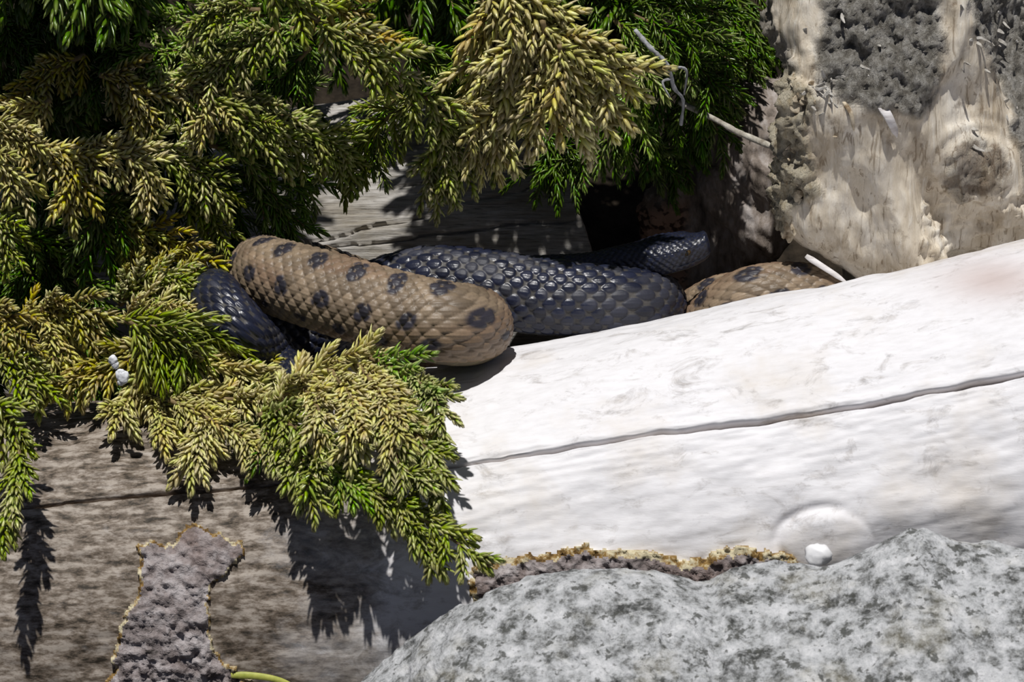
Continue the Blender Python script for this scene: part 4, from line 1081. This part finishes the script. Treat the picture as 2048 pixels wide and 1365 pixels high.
bough([(660, 740), (700, 790), (710, 850), (700, 905)], 'cream juniper tips hanging in the middle of the large front tuft', base=CREAM, pale=.85, kind=BUD, side=18, on_log=.030, scale=1.1)
bough([(720, 730), (760, 790), (790, 850), (790, 900)], 'second strand of cream juniper tips in the large front tuft', base=CREAM, pale=.85, kind=BUD, side=18, on_log=.028, scale=1.1)
bough([(740, 715), (810, 750), (850, 775), (872, 800)], 'lime juniper strand at the upper right of the large front tuft', base=LIME, pale=.6, tips=BUD, side=14, on_log=.024)
bough([(830, 760), (870, 790), (882, 830), (876, 880)], 'pale juniper tip curling down against the bright wood', base=YG, pale=.8, kind=BUD, side=10, on_log=.020)
bough([(740, 790), (780, 870), (800, 930), (850, 960)], 'pale juniper strand from the large front tuft to the right crack', base=YG, pale=.75, kind=BUD, side=18, on_log=.026)
bough([(790, 820), (840, 880), (870, 920), (880, 955)], 'yellow juniper tips touching the start of the right crack', base=YG, pale=.7, kind=BUD, side=13, on_log=.020)
bough([(750, 750), (800, 810), (835, 860), (850, 905)], 'cream juniper strand between the lime one and the curling tip of the front tuft', base=CREAM, pale=.7, kind=BUD, side=16, on_log=.018)
bough([(760, 900), (820, 945), (868, 985)], 'yellow-green juniper strand just above the right half of the longest front branch', base=YG, pale=.5, kind=BUD, side=12, on_log=.014)
bough([(520, 830), (580, 850), (640, 880), (700, 900)], 'yellow juniper branch in the lower middle of the front spray', base=YG, pale=.55, tips=BUD, side=17, on_log=.022)
bough([(530, 880), (580, 920), (610, 960), (625, 1005)], 'juniper tuft with round cream buds hanging over the left crack', base=YG, pale=.7, kind=BUD, side=15, on_log=.018)
bough([(560, 900), (640, 935), (740, 985), (850, 1040), (980, 1135)], 'longest juniper branch of the front spray, its tip at the brown bark strip', base=YG, pale=.5, tips=BUD, side=28, on_log=.018, spread=.7)
bough([(740, 970), (800, 1030), (840, 1075), (876, 1122)], 'shorter juniper branch forking off under the longest front one', base=YG, pale=.55, tips=BUD, side=14, on_log=.016, spread=.6)
bough([(620, 900), (680, 950), (720, 985)], 'lime juniper tips at the root of the longest front branch', base=LIME, pale=.4, kind=BUD, side=11, on_log=.020)
bough([(480, 770), (540, 830), (560, 870)], 'green juniper stem with sparse tips inside the front spray', base=GREEN, pale=.2, kind=LONG, side=9, on_log=.010)
bough([(-60, 800), (15, 845), (38, 920), (16, 1050)], 'yellow-green juniper branch hanging alone at the left margin before the log', base=YG, pale=.55, tips=BUD, side=20, on_log=.045, spread=.6, scale=1.1)
# --- deep, shaded boughs
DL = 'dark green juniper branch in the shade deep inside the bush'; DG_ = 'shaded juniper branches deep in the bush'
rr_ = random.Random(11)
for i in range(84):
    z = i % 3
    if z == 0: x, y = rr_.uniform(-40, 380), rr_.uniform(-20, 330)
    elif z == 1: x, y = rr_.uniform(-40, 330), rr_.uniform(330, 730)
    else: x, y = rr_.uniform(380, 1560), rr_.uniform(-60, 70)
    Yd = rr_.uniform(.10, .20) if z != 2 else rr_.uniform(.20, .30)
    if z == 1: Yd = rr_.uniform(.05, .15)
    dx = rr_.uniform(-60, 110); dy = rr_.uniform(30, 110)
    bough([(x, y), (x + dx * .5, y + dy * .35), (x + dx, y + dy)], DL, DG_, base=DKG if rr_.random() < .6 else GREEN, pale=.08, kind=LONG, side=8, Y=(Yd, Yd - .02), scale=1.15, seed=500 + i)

# --- crown branches added mostly out of view to shade the hollow behind the vipers
KL = 'dense green juniper branch added overhead to shade the logs and the bush'; KG = 'juniper branches added overhead for shade'
rk_ = random.Random(23)
for i in range(70):
    if i >= 60: x, y, Yd = rk_.uniform(-80, 220), rk_.uniform(-220, -80), rk_.uniform(.05, .13)
    elif i < 16: x, y, Yd = 640 + 46 * i, rk_.uniform(-110, 10), rk_.uniform(.31, .37)
    elif i < 44: x, y, Yd = rk_.uniform(760, 1400), rk_.uniform(-250, -60), rk_.uniform(.15, .33)
    else: x, y, Yd = rk_.uniform(-80, 470), rk_.uniform(-260, -80), rk_.uniform(.12, .22)
    dx = rk_.uniform(-90, 90)
    bough([(x - dx, y - 60), (x, y - 20), (x + dx, y + 10)], KL, KG, base=GREEN, pale=.1, kind=LONG, side=10, Y=(Yd + .02, Yd - .02), scale=1.9, seed=900 + i, spread=1.1)

# --- a scrap of white fluff caught on the shoots
M_FLUFF = mat_plain('white_fluff', (0.74, 0.76, 0.80), (0.86, 0.87, 0.90), 200, 0.9, 0.5)
c = log_surface(np.array(236.), np.array(812.), .035); c = W(236, 740, float(c[1]) - .0)
fv = []
for i, (dx, dy, r_) in enumerate([(-9, -20, .0022), (-5, -10, .0018), (4, 10, .0024), (9, 16, .0030), (5, 24, .0018)]):
    fv.append(pebble(c + np.array([dx / 4000, 0, -dy / 4000]), r_, 40 + i, (1, .6, 1.2)))
Vf, Ff = join(fv); single('fluff', Vf, Ff, [M_FLUFF], 'small white scrap of fluff caught on the golden juniper', 'fluff')
print('sprigs', NSPRIG[0])
